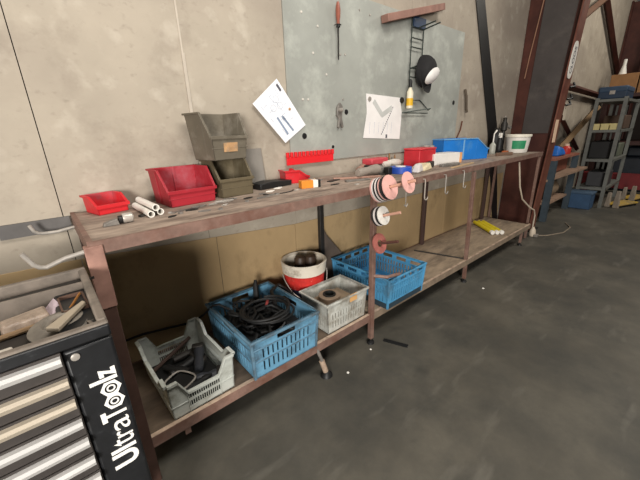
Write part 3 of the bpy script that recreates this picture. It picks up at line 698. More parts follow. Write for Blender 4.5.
for k, l_ in enumerate(('tangled black cable along the front wall of the blue crate','tangled black cable along the left wall of the blue crate','tangled black cable under the big coil of the blue crate','loose black cable across the back of the blue crate')):
    rr = random.Random(40+k); pts = []
    cx_, cy_ = ((0,-.11),(-.07,.02),(.03,.0),(0,.12))[k]
    for q in range(60):
        a = q*.55 + k
        pts.append((bx+cx_+(.07 if k != 1 else .045)*math.sin(a*.71+k*2)*1.0+.02*math.sin(a*1.9), by+cy_+(.05 if k != 1 else .09)*math.cos(a*.53+k)+.015*math.cos(a*2.3), bz+.145+.022*math.sin(a*.9+k)+.012*math.sin(a*.31)))
    solo('tangled_cable', MB().tube(pts, .007, 7), rubber, l_, 'cable', group='black cables in the blue crate')
c = MB().tube([(0,0,.06),(.005,.01,.16),(.012,.02,.235),(.02,.03,.27)], [.018,.018,.014,.008], 10)
solo('black_strap', c, rubber, 'black pointed piece sticking up at the back corner of the blue crate', 'strap', (bx+.06,by+.15,bz))
solo('red_hose', MB().tube([(bx+.06,by+.05,bz+.165),(bx+.10,by+.09,bz+.185),(bx+.135,by+.10,bz+.17)], .008, 8), mat('faded red hose','8a3a38',.5), 'short faded red hose at the right rim of the blue crate', 'hose')
solo('black_hose', MB().tube([(bx+.10,by+.02,bz+.17),(bx+.14,by+.12,bz+.20),(bx+.21,by+.15,bz+.205),(bx+.265,by+.10,bz+.15),(bx+.262,by+.06,bz+.06)], .011, 10), rubber, 'black hose looping over the right rim of the blue crate', 'hose')
solo('black_mat', MB().box((-.16,-.20,.004),(.16,.20,.115)), black, 'black layer of rubber matting in the bottom of the blue crate', 'mat', (bx,by,bz))
solo('wall_cable', MB().tube([(.10,-.03,.338),(.20,-.028,.338),(.33,-.03,.318),(.43,-.05,.312),(.48,-.10,.36),(.513,-.15,.42),(.54,-.17,.425),(.60,-.20,.37)], .006, 8), rubber, 'black cable running along the wall into the blue crate', 'cable')
# roll in the pale basket
r = thing('tape_roll', 'dusty brown roll with dark core in the pale basket', 'roll', (1.085,-.41,SH+.13), 0)
build('roll', MB().ring(.036,.062,.04,32), mat('dusty brown roll','84715f',.8,var=.2), r, .003)
build('core', MB().ring(.026,.036,.045,28), black, r)
solo('wooden_block', MB().box((-.12,-.08,0),(.10,.08,.125)), mat('dusty board','8b7963',.85,var=.2), 'dusty board inside the pale basket under the roll', 'board', (1.128,-.405,SH+.005))
solo('masking_tape_piece', MB().box((-.028,-.0015,-.022),(.028,.0015,.022)), mat('peel tape','c79a63',.8), 'torn tan label stuck on the front of the pale basket rim', 'label', (1.165,-.522,SH+.165), rz=0)
# bucket
r = thing('paint_bucket', 'white rimmed bucket with red and navy label behind the pale basket', 'bucket', (1.105,-.158,SH))
r.scale = (1.13,1.13,1.0)
prof = [(0,0),(.088,0),(.092,.006),(.113,.275),(.108,.275),(.088,.012),(0,.010)]
build('body', MB().lathe(prof, 40), mat('navy label','23233f',.5,var=.2,scale=30,dirt='3a3a52',amt=.3), r)
build('red_band', MB().lathe([(.1055,.150),(.1132,.247),(.1112,.247),(.1035,.150)], 40, closed=True), mat('red label','c5302a',.5,var=.2,scale=40,dirt='d8a090',amt=.1,dscale=30), r)
build('rim', MB().lathe([(.1125,.236),(.119,.240),(.123,.29),(.125,.305),(.119,.309),(.106,.300),(.0965,.16),(.0975,.16)], 40, closed=True), mat('dirty white rim','d8d0c0',.55,var=.08,dirt='8a7c68',amt=.25,dscale=14), r)
build('handle', MB().tube([(.125*math.cos(a), .125*math.sin(a)-.004*0, .235-.14*math.sin((a+PI*1.08)/(PI*.9)*PI)*1.0) for a in [-PI*1.08+PI*.9*k/16 for k in range(17)]], .0028, 6), steel, r)
for k, (x, y, t, lab) in enumerate(((-.025,.03,.12,'dark brown bottle left in the white rimmed bucket'),(.045,.0,-.1,'olive brown can right in the white rimmed bucket'))):
    solo('dark_can', MB().lathe([(0,0),(.036,0),(.037,.02),(.037,.225),(.03,.24),(.02,.245),(0,.245)], 20), mat('dark brown can','3c2e24',.5,var=.3,dirt='6a5540',amt=.3), lab, 'can', (1.105+x,-.165+y,SH+.085), rot=(.05,t*.3,0), group='cans in the bucket')
# yellow bundle
for k in range(3):
    a = (3.60+.036*k, -.09-.031*k, SZ+.022); b = (3.34+.036*k, -.39-.031*k, SZ+.022)
    r = tube_thing(a, b, .02, yellow, 'yellow_tube', ['yellow tube nearest the wall in the bundle on the shelf','yellow tube in the middle of the bundle on the shelf','yellow tube at the front of the bundle on the shelf'][k], 'tube', 'yellow tubes on the lower shelf')
    tip = MB().lathe([(.021,0),(.021,.03)], 12, Matrix.Translation((0,0,(Vector(b)-Vector(a)).length-.02)))
    build('end_cap', tip, white_p, r)

# ------------------------------------------------------------------ wall board and what hangs there
bd = thing('sheet_metal_board', 'large grey galvanised sheet board fixed to the wall', 'board', (0,0,0))
build('sheet', MB().box((1.162,-.010,1.07),(3.11,-.001,2.03)), galv, bd, .001)
BY = -.0105
for (x, y) in ((300.7,136),(346.3,110),(449,100),(331,147)):
    pass
import_pts = None
def on_board(x, z): return (x, BY, z)
for (x, z, rr) in ((1.27,1.225,.018),(1.63,1.365,.017),(3.02,1.46,.02),(1.505,1.15,.011)):
    build('hole_plug', MB().lathe([(rr,0),(rr*.9,.004),(0,.005)], 18, Matrix.Translation((x,BY+.001,z)) @ Matrix.Rotation(PI/2,4,'X')), black, bd)
for (x, z) in ((1.255,1.955),(1.285,1.87),(1.40,1.82),(1.36,1.68),(1.46,1.575),(1.58,1.695),(1.27,1.43),(1.31,1.43),(1.60,1.44),(1.62,1.70),(1.75,1.96),(1.85,1.95)):
    build('screw', MB().lathe([(.007,0),(.006,.004),(0,.005)], 10, Matrix.Translation((x,BY+.001,z)) @ Matrix.Rotation(PI/2,4,'X')), steel if x > 1.5 else mat('screw pale','c9c4ba',.5), bd)
build('holder', MB().tube([(1.530,BY+.001,1.845),(1.530,-.040,1.845),(1.545,-.046,1.845),(1.560,-.040,1.845),(1.560,BY+.001,1.845)], .002, 6), dark_steel, bd)
def sheet(name, corners, yb, m, label, th=.0012):
    c = MB().prism(corners, yb-th, yb, 'y'); 
    r = build(name, c, m); tag(r, label, 'paper'); return r
def strip(parent, a, b, wd, yb, m, nm='print'):
    a, b = Vector(a), Vector(b); d = (b-a).normalized(); n = Vector((-d.y, d.x))*wd/2
    build(nm, MB().prism([tuple(a+n),tuple(b+n),tuple(b-n),tuple(a-n)], yb-.0006, yb, 'y'), m, parent)
P1 = [(1.091,1.527),(1.278,1.288),(1.123,1.191),(.929,1.397)]
s1 = sheet('drawing_sheet', P1, -.0155, paper, 'white technical drawing sheet taped at a slant over the board edge')
def q1(u, v):   # u along long edge 0..1 , v across
    a = Vector(P1[3])*(1-v) + Vector(P1[0])*v; b = Vector(P1[2])*(1-v) + Vector(P1[1])*v
    return tuple(a*(1-u)+b*u)
y1 = -.0168
for (a, b, wd) in (((.50,.32),(.90,.27),.012),((.55,.48),(.92,.50),.012)):
    strip(s1, q1(*a), q1(*b), wd, y1, mat('blue grey ink','8593a8',.8))
strip(s1, q1(.06,.90), q1(.20,.90), .014, y1, inkdark)
for k in range(16):
    u0 = .08+.8*random.random(); v0 = .08+.8*random.random(); L = .08+.16*random.random()
    if k % 2: strip(s1, q1(u0,v0), q1(min(.95,u0+L),v0), .0018, y1, ink)
    else: strip(s1, q1(u0,v0), q1(u0,min(.95,v0+L)), .0018, y1, ink)
for (u, v) in ((.24,.62),(.38,.62),(.33,.40)):
    cc = q1(u, v); build('print', MB().ring(.017,.019,.0006,20,Matrix.Translation((cc[0],y1,cc[1])) @ Matrix.Rotation(PI/2,4,'X')), ink, s1)
P2 = [(1.82,1.485),(2.205,1.472),(2.235,1.37),(2.222,1.172),(1.795,1.195),(1.83,1.36)]
s2 = sheet('drawing_sheet', P2, -.0125, mat('warm paper','e2dfdc',.8,var=.05), 'white drawing sheet with a grey chevron held by magnets on the board')
y2 = -.0138
cg = mat('pale grey ink','b9bab6',.8)
strip(s2, (1.90,1.44), (2.0,1.345), .035, y2, cg); strip(s2, (1.99,1.345), (2.11,1.40), .035, y2-.0008, cg)
for k in range(14):
    t_ = k/13; strip(s2, (1.995+.125*t_,1.215+.185*t_-.004), (1.998+.125*t_,1.215+.185*t_+.006), .008, y2, inkdark)
strip(s2, (2.055,1.185), (2.055,1.212), .02, y2, inkdark)
for k in range(6): strip(s2, (1.86+.05*k,1.22), (1.865+.05*k,1.30), .0015, y2, ink)
for (x, z, l) in ((2.225,1.455,'round black magnet on the right upper corner of the chevron drawing'),):
    solo('magnet', MB().lathe([(.022,0),(.020,.010),(0,.011)], 20), black, l, 'magnet', (x,-.0138,z), rot=(PI/2,0,0))
solo('magnet', MB().lathe([(.016,0),(.014,.007),(0,.008)], 20), steel, 'small steel pin on the left upper corner of the chevron drawing', 'magnet', (1.855,-.0138,1.452), rot=(PI/2,0,0))
solo('pin', MB().lathe([(.008,0),(.006,.006),(0,.007)], 14), mat('tan pin','b08a66',.5), 'small tan pin on the slanted drawing sheet', 'pin', (1.165,-.0168,1.375), rot=(PI/2,0,0))
# screwdriver
r = thing('screwdriver', 'screwdriver with a worn orange brown handle hanging on the board', 'screwdriver', (1.545,-.030,1.660))
build('shaft', MB().tube([(0,0,0),(0,0,.015),(0,0,.19)], [.003,.005,.005], 8), dark_steel, r)
build('handle', MB().lathe([(.006,.18),(.010,.19),(.009,.205),(.013,.225),(.0145,.26),(.011,.285),(.008,.30),(0,.302)], 8), mat('orange brown handle','8c5141',.45,var=.25,scale=25), r)
build('ferrule', MB().lathe([(.012,.172),(.012,.186)], 12), black, r)
# clip tool
r = thing('wall_clip', 'dull steel clamp with black knob hanging on the board', 'clamp', (1.56,-.02,1.345))
build('body', MB().prism([(-.03,.0),(-.025,.05),(.0,.075),(.022,.055),(.015,-.02),(.03,-.075),(.014,-.08),(.002,-.04),(-.008,-.082),(-.022,-.075),(-.012,-.02)], -.008, .008, 'y'), dull_steel, r, .003)
build('screw', MB().lathe([(.012,0),(.012,.02),(.006,.03)], 12, Matrix.Translation((-.006,-.008,.03)) @ Matrix.Rotation(PI/2,4,'X')), steel, r)
# red toothed rail
r = thing('tool_rail', 'red toothed plastic tool rail on the lower edge of the board', 'rail', (1.31,-.012,1.062))
build('strip', MB().box((-.187,-.010,0),(.187,0,.046)), mat('bright red plastic','d8262c',.4,var=.06), r, .002)
for k in range(13):
    x = -.18+.36*k/12
    build('tooth', MB().box((x-.009,-.014,.044),(x+.009,0,.074)), MATS['bright red plastic'], r, .002)
# wooden bar sticking out
o = solo('wooden_bar', MB().box((-.355,-.03,-.02),(.355,.03,.025)), mat('rosy brown wood','8d6a5e',.7,var=.2,dirt='6c4c42',amt=.3), 'rosy brown square bar fixed across the top edge of the board', 'bar', (2.30,-.045,2.03), rot=(0,-.265,0), bevel=.003)
# wire rack
r = thing('wire_rack', 'thin dark wire rack hanging on the board', 'wire rack', (-.05,0,.02))
wire = mat('dark wire','3d4440',.45,.5)
for x in (2.34, 2.49):
    build('upright_wire', MB().tube([(x,-.03,2.0),(x,-.03,1.44 if x < 2.4 else 1.72)], .0045, 6), wire, r)
for z in (1.93, 1.86, 1.80, 1.66, 1.60):
    build('cross_wire', MB().tube([(2.34,-.03,z),(2.49,-.03,z)], .004, 6), wire, r)
build('prong', MB().tube([(2.49,-.03,1.93),(2.50,-.16,1.95)], .005, 6), wire, r)
build('prong', MB().tube([(2.42,-.03,1.93),(2.44,-.16,1.95)], .005, 6), wire, r)
build('cap_peg', MB().tube([(2.34,-.03,1.655),(2.56,-.05,1.72)], .006, 6), wire, r)
build('hook_plate', MB().box((2.36,-.035,1.93),(2.51,-.012,2.0)), mat('dark blue plate','23354f',.5), r, .003)
build('base_wire', MB().tube([(2.27,-.03,1.345),(2.45,-.16,1.37),(2.58,-.06,1.365),(2.50,-.03,1.44),(2.34,-.03,1.44)], .0045, 6), wire, r)
build('base_wire', MB().tube([(2.27,-.03,1.345),(2.62,-.03,1.345)], .0045, 6), wire, r)
# cap
def dome(rx, ry, rz, n=20, m=10, z0=0):
    c = MB(); vs = []; fs = []
    for j in range(m+1):
        a = PI/2*j/m
        for k in range(n):
            g_ = 2*PI*k/n
            vs.append((rx*math.cos(g_)*math.cos(a), ry*math.sin(g_)*math.cos(a), rz*math.sin(a)))
    for j in range(m):
        for k in range(n): fs.append((j*n+k, j*n+(k+1)%n, (j+1)*n+(k+1)%n, (j+1)*n+k))
    fs.append(tuple(range(n-1,-1,-1)))
    return c.add(vs, fs)
r = thing('baseball_cap', 'black and white baseball cap hanging from the wire rack', 'cap', (2.415,-.055,1.632))
M_ = Matrix.Rotation(.10,4,'Y') @ Matrix.Rotation(PI/2,4,'X')
bc = mat('black cloth','1c1b1c',.85,var=.3,scale=20)
c = dome(.085,.115,.115); moved(c, M_ @ Matrix.Translation((0,.03,0))); crown = build('crown', c, bc, r)
build('button', MB().lathe([(.008,0),(.006,.006),(0,.007)], 10, M_ @ Matrix.Translation((0,.03,.114))), bc, crown)
c = dome(.092,.055,.035); moved(c, M_ @ Matrix.Translation((-.005,-.012,.090)) @ Matrix.Rotation(.5,4,'Z') @ Matrix.Rotation(.45,4,'X')); build('front_panel', c, mat('white cloth','d9d6d2',.85,var=.06), crown)
c = MB(); n = 16; vs = []; fs = []
for k in range(n+1):
    g_ = -PI*.97 + PI*.94*k/n
    for rr, dz in ((.9,.035),(1.22,.065)):
        for t_ in (0,.005):
            vs.append((.084*math.cos(g_), .03+.115*math.sin(g_)*rr - (.0 if rr < 1 else .02*abs(math.sin(g_))), dz + t_ - .03*math.cos(g_)**2))
for k in range(n):
    i = 4*k; fs += [(i,i+4,i+6,i+2),(i+1,i+3,i+7,i+5),(i,i+1,i+5,i+4),(i+2,i+6,i+7,i+3)]
fs += [(0,2,3,1),(4*n,4*n+1,4*n+3,4*n+2)]
c.add(vs, fs); moved(c, M_); build('visor', c, mat('charcoal cloth','252425',.85,var=.2), r)
# yellow labelled bottle hanging in rack
r = thing('spray_bottle', 'small bottle with yellow label standing in the wire rack', 'bottle', (2.272,-.055,1.395))
r.scale = (.78,.78,.95)
build('body', MB().lathe([(0,0),(.030,0),(.032,.01),(.032,.12),(.014,.15),(.014,.165),(0,.166)], 20), mat('cream plastic','d8d0b8',.4), r)
build('label_band', MB().lathe([(.0328,.02),(.0328,.075),(.031,.075),(.031,.02)], 24, closed=True), mat('yellow label','d6a928',.5), r)
build('cap', MB().lathe([(.018,.155),(.016,.20),(.008,.215),(0,.216)], 14), black, r)
# wall stain piece / hook
solo('wall_hook', MB().tube([(0,0,0),(.02,-.01,-.06),(.045,-.01,-.17),(.06,-.01,-.2)], .012, 8), mat('brown grey hook','54493d',.7), 'short dark bar hanging on the wall right of the board', 'bar', (3.20,-.018,1.58))
solo('wall_wire', MB().tube([(3.22,-.012,1.30),(3.20,-.012,1.22),(3.12,-.014,1.12),(3.10,-.016,1.02)], .007, 6), mat('rust wire','5a3424',.6), 'rust brown bent wire against the wall behind the blue bin', 'wire')

# ------------------------------------------------------------------ tool cart
CX0, CX1, CY0, CY1, CZ = -.72, .036, -.912, -.525, .897
cart = thing('tool_cart', 'black tool cart with silver drawer handles at the left of the bench', 'tool cart', (0,0,0))
c = MB()
c.box((-.048,CY0,.14),(CX1,CY1,.865)); c.box((CX0,CY0,.14),(CX0+.03,CY1,.865)); c.box((CX0+.03,CY0+.03,.14),(-.048,CY1,.835))
build('cabinet', c, tool_black, cart, .006)
build('front_ledge', MB().box((CX0,CY0-.002,.868),(CX1,CY0+.02,.893)), tool_black, cart, .004)
c = MB(); e = .018
c.box((CX0,CY1-e,.865),(CX1,CY1,CZ+.004)); c.box((CX1-e,CY0+.018,.865),(CX1,CY1-e,CZ+.003)); c.box((CX0,CY0+.02,.865),(CX0+e,CY1-e,CZ)); c.box((CX0,CY0+.004,.890),(CX1,CY0+.022,CZ+.001))
build('tray_rim', c, rim_m, cart, .005)
build('tray_floor', MB().box((CX0+e,CY0+.02,.835),(CX1-e,CY1-e,.838)), mat('dark tray','332e2a',.8,var=.3), cart)
build('tray_divider', MB().box((CX0+e,-.605,.838),(CX1-e,-.600,.885)), rim_m, cart)
for k in range(8):
    zt = .868 - .0507*k
    d = build('drawer', MB().box((CX0+.032,CY0-.004,zt-.0485),(-.049,CY0+.03,zt)), drawer_m, cart, .002)
    c = MB().prism([(CY0-.004,zt-.005),(CY0-.014,zt-.006),(CY0-.019,zt-.012),(CY0-.016,zt-.021),(CY0-.004,zt-.025)], CX0+.034, -.051, 'x')
    build('handle', c, alu_dirty if k in (1,2) else alu, d)
d = build('drawer', MB().box((CX0+.032,CY0-.004,.16),(-.049,CY0+.03,.455)), drawer_m, cart, .002)
build('lock', MB().lathe([(.0075,0),(.0075,.003),(.005,.004),(0,.004)], 18, Matrix.Translation((-.030,CY0,.848)) @ Matrix.Rotation(PI/2,4,'X')), steel, cart)
for x in (CX0+.06, CX1-.06):
    for y in (CY0+.06, CY1-.06):
        w_ = build('caster', MB().lathe([(.02,-.014),(.055,-.014),(.055,.014),(.02,.014)], 20, Matrix.Translation((x,y,.055)) @ Matrix.Rotation(PI/2,4,'X'), closed=True), rubber, cart)
        build('fork', MB().box((x-.02,y-.02,.10),(x+.02,y+.02,.14)).box((x-.012,y-.02,.05),(x+.012,y-.016,.11)).box((x-.012,y+.016,.05),(x+.012,y+.02,.11)), dark_steel, w_)
# lettering, reading upwards on the front column
wt = mat('white lettering','e4e2dc',.5,var=.03)
LX, LZ0, LZ1 = .0255, .534, .793
tot = LZ1-LZ0
def letters(txt, u0, u1, h, y0=0, bold=.006, nm='lettering'):
    t_ = text_mb(txt, .1, .0005, bold)
    xs = [q.x for q in t_.v]; ys = [q.y for q in t_.v]
    a, b = min(xs), max(xs); yl, yh = min(ys), max(ys)
    t_.v = [Vector((u0+(q.x-a)/(b-a)*(u1-u0), y0+(q.y-yl)/(yh-yl)*h, q.z)) for q in t_.v]
    M = Matrix.Translation((LX,CY0-.0008,LZ0)) @ Matrix(((0,-1,0,0),(0,0,-1,0),(1,0,0,0),(0,0,0,1)))
    moved(t_, M); build(nm, t_, wt, cart)
def hexnut(u, v, rr):
    c = MB()
    M = Matrix.Translation((LX,CY0-.0012,LZ0)) @ Matrix(((0,-1,0,0),(0,0,-1,0),(1,0,0,0),(0,0,0,1))) @ Matrix.Translation((u,v,0)) @ Matrix.Rotation(PI/6,4,'Z')
    o6 = [(rr*math.cos(PI/3*k), rr*math.sin(PI/3*k)) for k in range(6)]
    vs = []; fs = []
    n = 36
    def hx(a):
        a = a % (2*PI); s_ = PI/3; d = (a % s_) - s_/2
        return rr*math.cos(s_/2)/math.cos(d)
    for k in range(n):
        a = 2*PI*k/n
        for q in (hx(a), rr*.60):
            for z in (0, .001): vs.append((q*math.cos(a), q*math.sin(a), z))
    for k in range(n):
        i = 4*k; j = 4*((k+1) % n)
        fs += [(i,j,j+1,i+1),(i+2,i+3,j+3,j+2),(i+1,j+1,j+3,i+3),(i,i+2,j+2,j)]
    c.add(vs, fs, M); c.ring(rr*.26, rr*.42, .001, 24, M); build('nut_letter', c, wt, cart)
letters('U', 0, .040, .050, bold=.003)
letters('l', .044, .053, .049, bold=.004)
letters('t', .058, .078, .040, bold=.0)
letters('r', .080, .098, .030, bold=.0)
letters('a', .100, .132, .030, bold=.0)
letters('T', .134, .160, .047, bold=.003)
hexnut(.180, .016, .0195); hexnut(.214, .016, .0195)
letters('l', .234, .242, .049, bold=.004)
letters('z', .2435, .264, .030, bold=.003)

# things in the cart tray
TF = .8385
def tray(name, c, m, label, cat, x, y, z=0, rz=0, bevel=0, rot=None):
    return solo(name, c, m, label, cat, (x,y,TF+z), rz=rz, bevel=bevel, rot=rot)
r = thing('grinding_disc', 'grey flap disc lying in the cart tray', 'disc', (-.045,-.768,TF+.014))
r.rotation_euler = (.12,-.05,0)
build('disc', MB().lathe([(.014,0),(.05,.0),(.056,.006),(.030,.016),(.026,.010),(.014,.010)], 36, closed=True), dust_m, r)
build('hub', MB().ring(.010,.016,.016,20), rim_m, r)
tray('wood_wedge', MB().prism([(-.062,-.016),(.05,-.006),(.058,.006),(-.058,.012)], 0, .010, 'z'), mat('pale grey wedge','a89b88',.7), 'pale wooden wedge lying across the grey flap disc', 'wedge', -.022,-.775,.034, rz=.95, bevel=.002)
r = thing('plastic_pouch', 'clear plastic pouch with printed card in the cart tray', 'pouch', (-.085,-.680,TF+.006), .15)
r.scale = (.72,.72,1)
c = MB().hexa([(-.09,-.045,0),(.035,-.04,0),(.035,.04,0),(-.09,.045,0),(-.085,-.03,.022),(.03,-.03,.02),(.03,.03,.026),(-.085,.03,.02)])
build('film', c, mat('wrinkled film','978677',.3,var=.35,scale=25,bump=.6), r, .006)
build('card', MB().hexa([(.035,-.035,.004),(.075,-.025,.012),(.06,.035,.03),(.03,.035,.01),(.035,-.035,.007),(.075,-.025,.015),(.06,.035,.033),(.03,.035,.013)]), mat('pink card','a5959a',.7,var=.2,scale=30), r)
tray('wooden_dowel', MB().tube([(-.075,0,.008),(.075,.02,.008)], .0065, 8), mat('tan dowel','8d7355',.7), 'tan wooden dowel in front of the plastic pouch', 'dowel', -.12,-.728,.001)
r = thing('cartridge_box', 'small brown open box at the right side of the cart tray', 'box', (-.006,-.69,TF+.003), .05)
build('tray', MB().box((-.032,-.05,0),(.022,.05,.004)).box((-.032,-.05,0),(-.028,.05,.032)).box((.018,-.05,0),(.022,.05,.032)).box((-.032,.046,0),(.022,.05,.032)).box((-.032,-.05,0),(.022,-.046,.032)), mat('dark brown tin','5d463a',.7,var=.25), r)
solo('screw', MB().tube([(-.02,-.03,.012),(.015,.03,.03)], .003, 6), mat('brass','a8743f',.4,.6), 'brass coloured rod lying in the small brown box', 'rod', (-.008,-.69,TF+.008))
tray('pliers', MB().tube([(-.015,-.03,.008),(0,0,.01),(.018,.035,.012)], [.006,.008,.004], 8).tube([(.015,-.03,.008),(0,0,.01),(-.01,.035,.012)], [.006,.008,.004], 8), dull_steel, 'small steel pliers near the front right corner of the cart tray', 'pliers', .0,-.82,.01, rz=-.5)
tray('metal_bracket', MB().box((-.02,-.02,0),(.02,.02,.006)).box((.014,-.02,0),(.02,.02,.03)), rim_m, 'dusty bracket in the right corner of the cart tray', 'bracket', -.005,-.86,.01, rz=.3)
tray('flat_bar', MB().box((-.22,-.014,0),(.10,.014,.012)), mat('grey beige bar','756c62',.7,var=.2), 'grey beige flat bar lying along the rear of the cart tray', 'bar', -.245,-.578,.01, rz=.0, bevel=.003)
tray('file', MB().prism([(-.12,-.008),(.10,-.010),(.14,0),(.10,.010),(-.12,.008)], 0, .008, 'z'), dark_steel, 'dark file lying behind the divider in the cart tray', 'file', -.09,-.570,.031, rz=.06)
tray('white_box', MB().box((-.05,-.015,0),(.05,.015,.03)), mat('off white box','c9c2b6',.6), 'small off white case at the front of the cart tray', 'case', -.165,-.862,.012, rz=.05, bevel=.003)
tray('socket', MB().lathe([(.008,0),(.014,0),(.014,.035),(.008,.035)], 16, closed=True), steel, 'steel socket left in the cart tray', 'socket', -.155,-.80,.001)
tray('rag', MB().hexa([(-.06,-.04,0),(.05,-.05,0),(.06,.04,0),(-.05,.05,0),(-.03,-.02,.03),(.02,-.02,.035),(.03,.02,.03),(-.02,.02,.028)]), mat('brown rag','5b4a40',.9,var=.25,scale=25), 'brown rag between the pouch and the off white case', 'rag', -.21,-.76,.001, bevel=.008)

# ------------------------------------------------------------------ floor debris
solo('metal_strip', MB().box((-.075,-.014,0),(.075,.014,.004)), black, 'short black strip lying on the floor right of the disc leg', 'strip', (1.415,-.64,.0), rz=-1.2)
for (x, y, rr, l) in ((1.26,-.575,.007,'pale crumb on the floor by the disc leg'),(2.51,-.69,.010,'white crumb on the floor below the second front leg'),(1.02,-.62,.008,'pale chip on the floor beside the bent foot')):
    c = MB().lathe([(0,0),(rr,0),(rr*.7,rr*.5),(0,rr*.6)], 6); solo('chip', c, white_p, l, 'chip', (x,y,0))

# ------------------------------------------------------------------ far corner
t = thing('steel_column', 'second red oxide steel column far right behind the rack', 'column')
build('web', MB().box((9.79,-.36,0),(9.81,-.03,3.5)), col_red, t); build('front_flange', MB().box((9.66,-.38,0),(9.94,-.36,3.5)), col_red, t); build('rear_flange', MB().box((9.66,-.03,0),(9.94,-.008,3.5)), col_red, t)
def beam(a, b, w_, m, name, label):
    solo(name, MB().tube([a, b], w_, 4), m, label, 'brace')
beam((7.1,-.06,3.2),(9.6,-.06,2.15), .05, col_red, 'steel_brace', 'red diagonal brace coming down to the second column')
beam((4.65,-.17,2.05),(7.3,-.17,3.15), .05, mat('brown brace','6b4a34',.6), 'steel_brace', 'brown diagonal brace rising from the first column')
beam((4.65,-.09,1.79),(9.0,-.09,1.70), .05, col_red, 'steel_rail', 'horizontal brown red rail along the far wall')
beam((6.0,-.06,1.42),(7.55,-.06,.80), .04, col_red, 'steel_brace', 'short dark red diagonal brace behind the boards')
beam((5.9,-.20,.90),(7.7,-.20,1.50), .05, mat('tan timber','7d6548',.8), 'timber', 'tan timber leaning on the far wall behind the boards')
# low rack with boards
t = thing('board_rack', 'low rack of worn boards beyond the red column', 'rack')
bw = mat('worn brown board','8d7360',.85,var=.25,scale=6)
slate = mat('slate painted steel','39444c',.6,var=.2)
build('board', MB().box((4.98,-.40,.80),(6.15,-.08,.83)), mat('red brown board','8a5644',.8,var=.2), t)
build('board', MB().hexa([(4.98,-.36,.53),(6.2,-.52,.60),(6.2,-.10,.60),(4.98,-.08,.53),(4.98,-.36,.56),(6.2,-.52,.63),(6.2,-.10,.63),(4.98,-.08,.56)]), bw, t)
build('board', MB().box((5.0,-.40,.22),(5.9,-.08,.25)), bw, t)
for (x, y) in ((5.02,-.38),(5.02,-.10),(6.05,-.38),(6.05,-.10)):
    build('post', MB().box((x-.035,y-.035,0),(x+.035,y+.035,.80)), slate, t)
solo('storage_box', MB().box((-.25,-.10,0),(.25,.10,.17)), mat('red brown box','70402f',.7), 'red brown box between the two boards of the low rack', 'box', (5.68,-.22,.615), rz=0)
solo('storage_box', MB().box((-.10,-.09,0),(.10,.09,.16)), slate, 'slate box on the left of the middle board in the low rack', 'box', (5.25,-.23,.60))
solo('roll', MB().lathe([(.0,-.18),(.11,-.18),(.12,0),(.11,.18),(0,.18)], 18, Matrix.Rotation(PI/2,4,'Y')), mat('tan roll','7d6a55',.8), 'tan roll lying on the lowest board of the rack', 'roll', (5.45,-.24,.372))
c = MB().hexa([(-.16,-.09,0),(.16,-.10,0),(.15,.09,0),(-.15,.10,0),(-.10,-.06,.13),(.09,-.07,.10),(.09,.06,.12),(-.09,.05,.14)])
solo('bag', c, mat('bright blue bag','1d63b5',.5,var=.25,scale=12), 'bright blue bag on the top board of the low rack', 'bag', (5.45,-.27,.832), bevel=.03)
r = thing('red_bottle', 'red bottle beside the blue bag on the low rack', 'bottle', (5.82,-.30,.832))
build('body', MB().lathe([(0,0),(.055,0),(.06,.02),(.06,.08),(.03,.11),(0,.112)], 16), mat('red bottle','b8322a',.45), r)
build('cap', MB().lathe([(.03,.105),(.028,.14),(0,.141)], 12), mat('cream cap','d8b8a0',.5), r)
# blue box on floor
r = thing('blue_tub', 'dark blue plastic box on the floor before the steel rack', 'box', (6.265,-.50,0), -.02)
bt = mat('dark blue plastic','35506e',.55,var=.15)
c = MB()
W_, D_, H_ = .22, .32, .255
for (o, u, n, L) in [((-W_/2,-D_/2,0),(1,0,0),(0,1,0),W_),((-W_/2,D_/2,0),(1,0,0),(0,-1,0),W_),((-W_/2,-D_/2,0),(0,1,0),(1,0,0),D_),((W_/2,-D_/2,0),(0,1,0),(-1,0,0),D_)]:
    c.wall(o,u,n,L,.006,lambda a: H_)
c.box((-W_/2,-D_/2,0),(W_/2,D_/2,.006)); build('body', c, bt, r)
build('lid', MB().box((-W_/2-.012,-D_/2-.012,H_-.03),(W_/2+.012,D_/2+.012,H_+.002)), mat('slate blue lid','41566c',.6), r, .006)
# steel rack
t = thing('steel_rack', 'tall grey steel shelving rack in the far corner', 'rack')
for (x, y) in ((6.42,-.42),(6.42,-.735),(7.55,-.42),(7.55,-.735)):
    if (x, y) == (6.42, -.42):
        pass
    build('post', MB().box((x-.022,y-.022,0),(x+.022,y+.022,1.58)), rack_m, t)
for z in (1.56, 1.14, .72, .30):
    build('shelf', MB().box((6.40,-.757,z-.035),(7.57,-.40,z)), rack_m, t)
for y in (-.50,-.62):
    build('back_bar', MB().box((7.50,y-.012,.3),(7.53,y+.012,1.5)), rack_m, t)
for k in range(3):
    solo('yellow_box', MB().box((-.05,-.045,0),(.05,.045,.085)), mat('cream yellow card','cbbd86',.7), ['cream yellow box on the upper shelf of the steel rack, leftmost','cream yellow box in the middle on the upper rack shelf','cream yellow box on the upper rack shelf, nearest the front post'][k], 'box', (6.47,-.465-.105*k,1.142), group='small yellow boxes on the rack')
